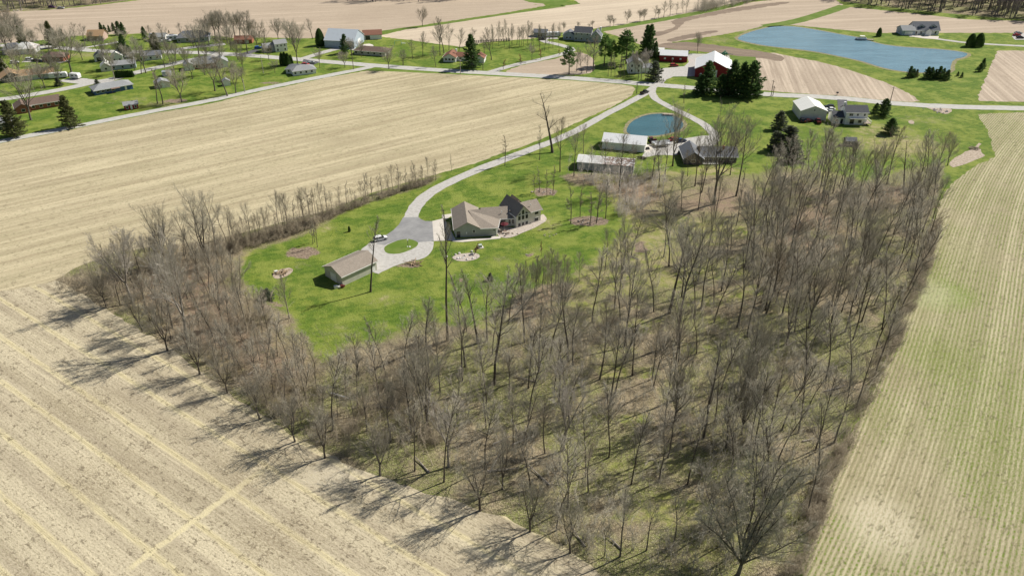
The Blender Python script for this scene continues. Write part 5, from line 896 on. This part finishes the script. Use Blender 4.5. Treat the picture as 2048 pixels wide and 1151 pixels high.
# pontoon boat with dock on the long pond
g=G(1722,80); o=tag(empty('pontoon_boat',(g.x,g.y,.06),R(-8)),'small pontoon boat with canopy moored at the far shore of the long pond','boat')
MB().box((0,0,.62),(6.,2.4,.12)).build('deck',M_grey,o); MB().cyl((0,.85,.3),.32,6.2,12,'X').cyl((0,-.85,.3),.32,6.2,12,'X').build('pontoon',CG,o); b=MB()
for sx in(-2.8,2.8): b.box((sx,0,1.),(.06,2.3,.6))
b.box((0,1.15,1.),(5.6,.05,.6)).box((0,-1.15,1.),(5.6,.05,.6)).build('railing',CW,o); c_=MB().box((.4,0,2.3),(2.8,2.2,.08)).build('canopy',M_cream,o)
MB().box((-.9,1.,1.5),(.05,.05,1.6)).box((1.7,1.,1.5),(.05,.05,1.6)).box((-.9,-1.,1.5),(.05,.05,1.6)).box((1.7,-1.,1.5),(.05,.05,1.6)).build('canopy_frame',CG,o)
def dock(px,py,ang,L,label):
    g=G(px,py); o=tag(empty('dock',(g.x,g.y,.05),R(ang)),label,'dock'); MB().box((0,0,.55),(L,1.8,.12)).build('deck',M_conc_wood,o); b=MB()
    for x in(-L/2+.3,0,L/2-.3):
        for s in(-.8,.8): b.cyl((x,s,.25),.1,1.1,8)
    b.build('post',M_mbr,o)
dock(1735,80.5,-25,7.,'narrow wooden dock beside the pontoon boat'); dock(1336,230.5,-8,5.,'pale floating dock at the top edge of the small pond')
# ------------------------------------------------------------------ poles and small things
M_pole=mat('utility_pole_wood',(.20,.165,.13),(.13,.105,.085),2.,.9); M_lpole=mat('pale_pole_wood',(.42,.38,.33),(.32,.29,.25),2.,.9)
def pole(px,py,top,label,m=None,arm=True):
    g=G(px,py); H=hgt(px,py,top); o=tag(empty('utility_pole',(g.x,g.y,0),R(-70)),label,'utility pole'); MB().tube([Vector((0,0,-.2)),Vector((0,0,H))],[.19,.13],8,True).build('post',m or M_pole,o)
    if arm: MB().box((0,0,H-.7),(2.2,.12,.14)).build('crossarm',m or M_pole,o); b=MB(); [b.cyl((x,0,H-.5),.07,.22,6) for x in(-.95,0,.95)]; b.build('insulator',M_trim,o)
for a in [(1780,205,173,'leaning utility pole beside the road at the fan-shaped field'),(1542,192,160,'taller pole of the pair beside the road right of the spruce group'),(1545.5,192,172,'shorter pole of the pair beside the road right of the spruce group'),(921,149,118,'pale utility pole on the field side of the main road'),(966,140,124,'thin pole beside the small orange-budding tree'),(1273,187,167,'thin pole at the corner of the large striped field'),(490,184,157,'pale utility pole by the lane below the white shed'),(230,160,122,'tall pale pole beside the clipped hedge'),(707,139,97,'tall pole in front of the tan ranch'),(1344,128,118,'short yard lamp pole before the long red shed'),(527,147,112,'thin pale birch-like pole on the lawn left of the hip-roof ranch')]: pole(*a[:4],m=M_lpole if 'pale' in a[3] else None,arm='pole' in a[3] and 'lamp' not in a[3])
def rocks(cx,cy,n,r,label,seed,name='rock_pile',m=None,big=.5,cat='rocks',part='rock'):
    g=G(cx,cy); rnd=random.Random(seed); o=tag(empty(name,(g.x,g.y,.05)),label,cat)
    for i in range(n):
        x,y=rnd.gauss(0,r),rnd.gauss(0,r*.6); s=rnd.uniform(.4,1.)*big; bm=bmesh.new(); bmesh.ops.create_icosphere(bm,subdivisions=1,radius=s); bm.verts.index_update(); v=[(x+q.co.x*rnd.uniform(.75,1.2),y+q.co.y*rnd.uniform(.75,1.2),max(-.05,q.co.z*.6*rnd.uniform(.8,1.2)+s*.25)) for q in bm.verts]
        MB().add(v,[tuple(k.index for k in f.verts) for f in bm.faces]).build(part,m or m_rock,o); bm.free()
    return o
m_rock=mat('field_stone',(.48,.43,.38),(.30,.26,.23),1.5,.9,.5); m_log=mat('cut_logs',(.50,.38,.24),(.25,.18,.12),2.,.9)
rocks(928,513,16,1.9,'pale boulders in the oval rock garden bed',1,m=mat('white_stone',(.66,.64,.62),(.42,.40,.38),1.5,.9)); rocks(1089,384,9,1.6,'boulders in the round mulch bed above the house',2); rocks(1178,443,14,2.2,'brush and rocks in the right mulch bed',3); rocks(1880,222,22,2.6,'grey rocks around the road culvert',4,m=mat('grey_riprap',(.36,.36,.37),(.22,.22,.23),1.5,.9)); rocks(1810,275.5,5,.7,'fire ring of stones on the right meadow',5,big=.35); rocks(1096,470,6,.9,'low stones on the lawn right of the patio',6,big=.35); rocks(1054,509,4,.4,'pale stone in the mulch ring of the staked sapling',7,big=.35); rocks(1018,466,8,.9,'dark landscape shrubs and stones on the patio corner',8,'shrub_bed',m_twig2,.4,'shrubs','shrub')
rocks(8,24,14,3.,'tan brush and log pile at the top left field edge',9,'log_pile',m_log,1.1,'logs','log_heap'); rocks(30,22,10,4.,'grey brush heap right of the tan log pile top left',10,'brush_pile',None,.8,'brush','brush_heap')
def logs(px,py,n,L,label,seed,m,name='log_pile',cat='logs'):
    g=G(px,py); rnd=random.Random(seed); b=MB()
    for i in range(n):
        p=Vector((rnd.gauss(0,.9),rnd.gauss(0,.6),rnd.uniform(.15,.6))); a=rnd.uniform(0,PI); d=Vector((math.cos(a),math.sin(a),rnd.uniform(-.1,.25)))*L*rnd.uniform(.4,1); b.tube([p-d/2,p+d/2],[.13,.08],5,True)
    o=b.build(name,m); o.location=(g.x,g.y,.05); tag(o,label,cat)
logs(565,546,26,2.6,'burn pile of boards and logs on the ash ring',1,m_log); logs(1500,536,16,5.,'dark brush pile at the foot of a tree in the right wood',2,m_bark2,'brush_pile','brush'); logs(830,526,14,4.,'low brush and timber pile along the gravel loop edge',3,m_log); logs(1283,317,18,4.,'dark scrap and log row behind the white barn',4,m_bark2); logs(1945,298,16,3.,'brush on the dirt tongue at the field corner',5,m_twig2,'brush_pile','brush')
g=G(563,547); tag(MB().box((-1.6,.3,.45),(.9,.7,.7),.4).build('metal_box',CW),'white metal box beside the burn pile','box').location=(g.x,g.y,.05)
for o_,(px,py,l,c,dx) in enumerate([(672,576,'white bags by the garage corner',CW,1.),(684,575,'dark red bin by the garage corner',CM,.7)]):
    g=G(px,py); b=MB().box((0,0,.45),(dx,.8,.8),.5).box((dx*.6,.5,.3),(dx*.8,.6,.5),.9); q=b.build('bin',c); q.location=(g.x,g.y,.03); tag(q,l,'bin')
g=G(680,793); lg=MB().tube([Vector((-2.2,.9,.4)),Vector((2.2,-.9,.35))],[.24,.2],10,True).build('fallen_log',CW); lg.location=(g.x,g.y,0); tag(lg,'bright white fallen pole lying in the brush of the lower left wood','log')
# patio set, utility box, lamp post, mailbox, swing
g=G(1009,460); o=tag(empty('patio_umbrella',(g.x,g.y,.09)),'dark red patio umbrella with white top on the stone patio','umbrella'); b=MB(); n=8; b.v.append((0,0,2.7)); b.v+= [(1.4*math.cos(2*PI*i/n),1.4*math.sin(2*PI*i/n),2.2) for i in range(n)]; b.f+= [(0,1+i,1+(i+1)%n) for i in range(n)]; b.build('canopy',CM,o); MB().cyl((0,0,1.35),.04,2.7).cyl((0,0,.06),.3,.12).build('pole',M_trim,o)
g=G(1010,466); o=tag(empty('patio_table',(g.x,g.y,.09)),'round table under the patio umbrella edge','table'); MB().cyl((0,0,.74),.6,.05,14).build('tabletop',M_mbr,o); b=MB(); [b.box((x,y,.36),(.06,.06,.7)) for x in(-.35,.35) for y in(-.35,.35)]; b.build('leg',M_mbr,o)
for i,(px,py,l) in enumerate([(1002,468,'left patio chair on the stone terrace'),(1018,468,'right patio chair on the stone terrace'),(1012,471,'front patio chair on the stone terrace')]):
    g=G(px,py); o=tag(empty('patio_chair',(g.x,g.y,.09),i*1.5),l,'chair','patio chairs'); MB().box((0,0,.43),(.5,.5,.06)).build('seat',M_mbr,o); MB().box((0,.25,.75),(.5,.05,.6)).build('backrest',M_mbr,o); b=MB(); [b.box((x,y,.2),(.05,.05,.4)) for x in(-.22,.22) for y in(-.22,.22)]; b.build('leg',M_mbr,o)
g=G(961,495); o=tag(empty('utility_box',(g.x,g.y,.0),.3),'green utility box on a pale slab in the lawn above the rock garden','utility box'); MB().box((0,0,.1),(1.9,1.6,.2)).build('slab',m_conc,o); MB().box((-.1,.1,.6),(1.1,.9,.8)).box((-.1,.1,1.04),(1.2,1.,.08)).build('cabinet',P3((.45,.52,.45)),o)
g=G(816,492); o=tag(empty('lamp_post',(g.x,g.y,.07)),'slim yard lamp on the oval grass island','lamp post'); MB().cyl((0,0,1.),.06,2.).build('post',CK,o); MB().box((0,0,2.15),(.28,.28,.34)).build('lantern',M_trim,o); 
rocks(818,493.5,4,.35,'white stones at the foot of the island lamp',12,big=.3,m=CW)
for px,py,l in [(1674,190,'dark mailbox stand across the road from the white two-storey house'),(1377,106,'dark barrel post on the grass left of the farmyard tree'),(800,96,None)]:
    if l: g=G(px,py); o=tag(empty('mailbox',(g.x,g.y,0)),l,'mailbox'); MB().box((0,0,.5),(.15,.15,1.)).build('post',M_pole,o); MB().box((0,0,1.2),(1.,.6,.6)).build('box',CK,o)
g=G(796,90); o=tag(empty('swing_set',(g.x,g.y,0),.3),'green and white swing set with slide on the far lawn','swing set'); b=MB()
for x in(-2,2):
    for s in(-1,1): b.tube([Vector((x,s*1.2,0)),Vector((x,0,2.5))],[.07,.07],6)
b.tube([Vector((-2,0,2.5)),Vector((2,0,2.5))],[.07,.07],6); b.build('frame',P3((.2,.4,.3)),o); MB().box((3.2,-.8,1.),(2.6,.6,.08),-.5,.0).build('slide',CW,o); MB().box((-.6,0,.6),(.5,.25,.05)).build('seat',CK,o)
g=G(1693,259); 
for px,py,l in [(1690,292,'dark small lean-to in the trees below the white two-storey house')]:
    bld('shed',px,py,-4,l,[(0,0,0,4.2,3.,2.2,1.,'x',M_darkw,R_dgrey,dict(ov=.3,wins=[('F',2.,1.,.9,1.7,'k')]))],'shed')
# picket row behind the windbreak, flower shrubs
g=G(990,84); o=tag(empty('fence',(g.x,g.y,0),R(12)),'short dark picket row at the field edge behind the windbreak','fence'); b=MB(); [b.box((-12+i*1.,0,.8),(.5,.2,1.6+.2*math.sin(i*3.))) for i in range(22)]; b.build('picket',M_darkw,o); MB().box((-1.5,.15,.9),(22.,.06,.15)).build('rail',M_darkw,o)
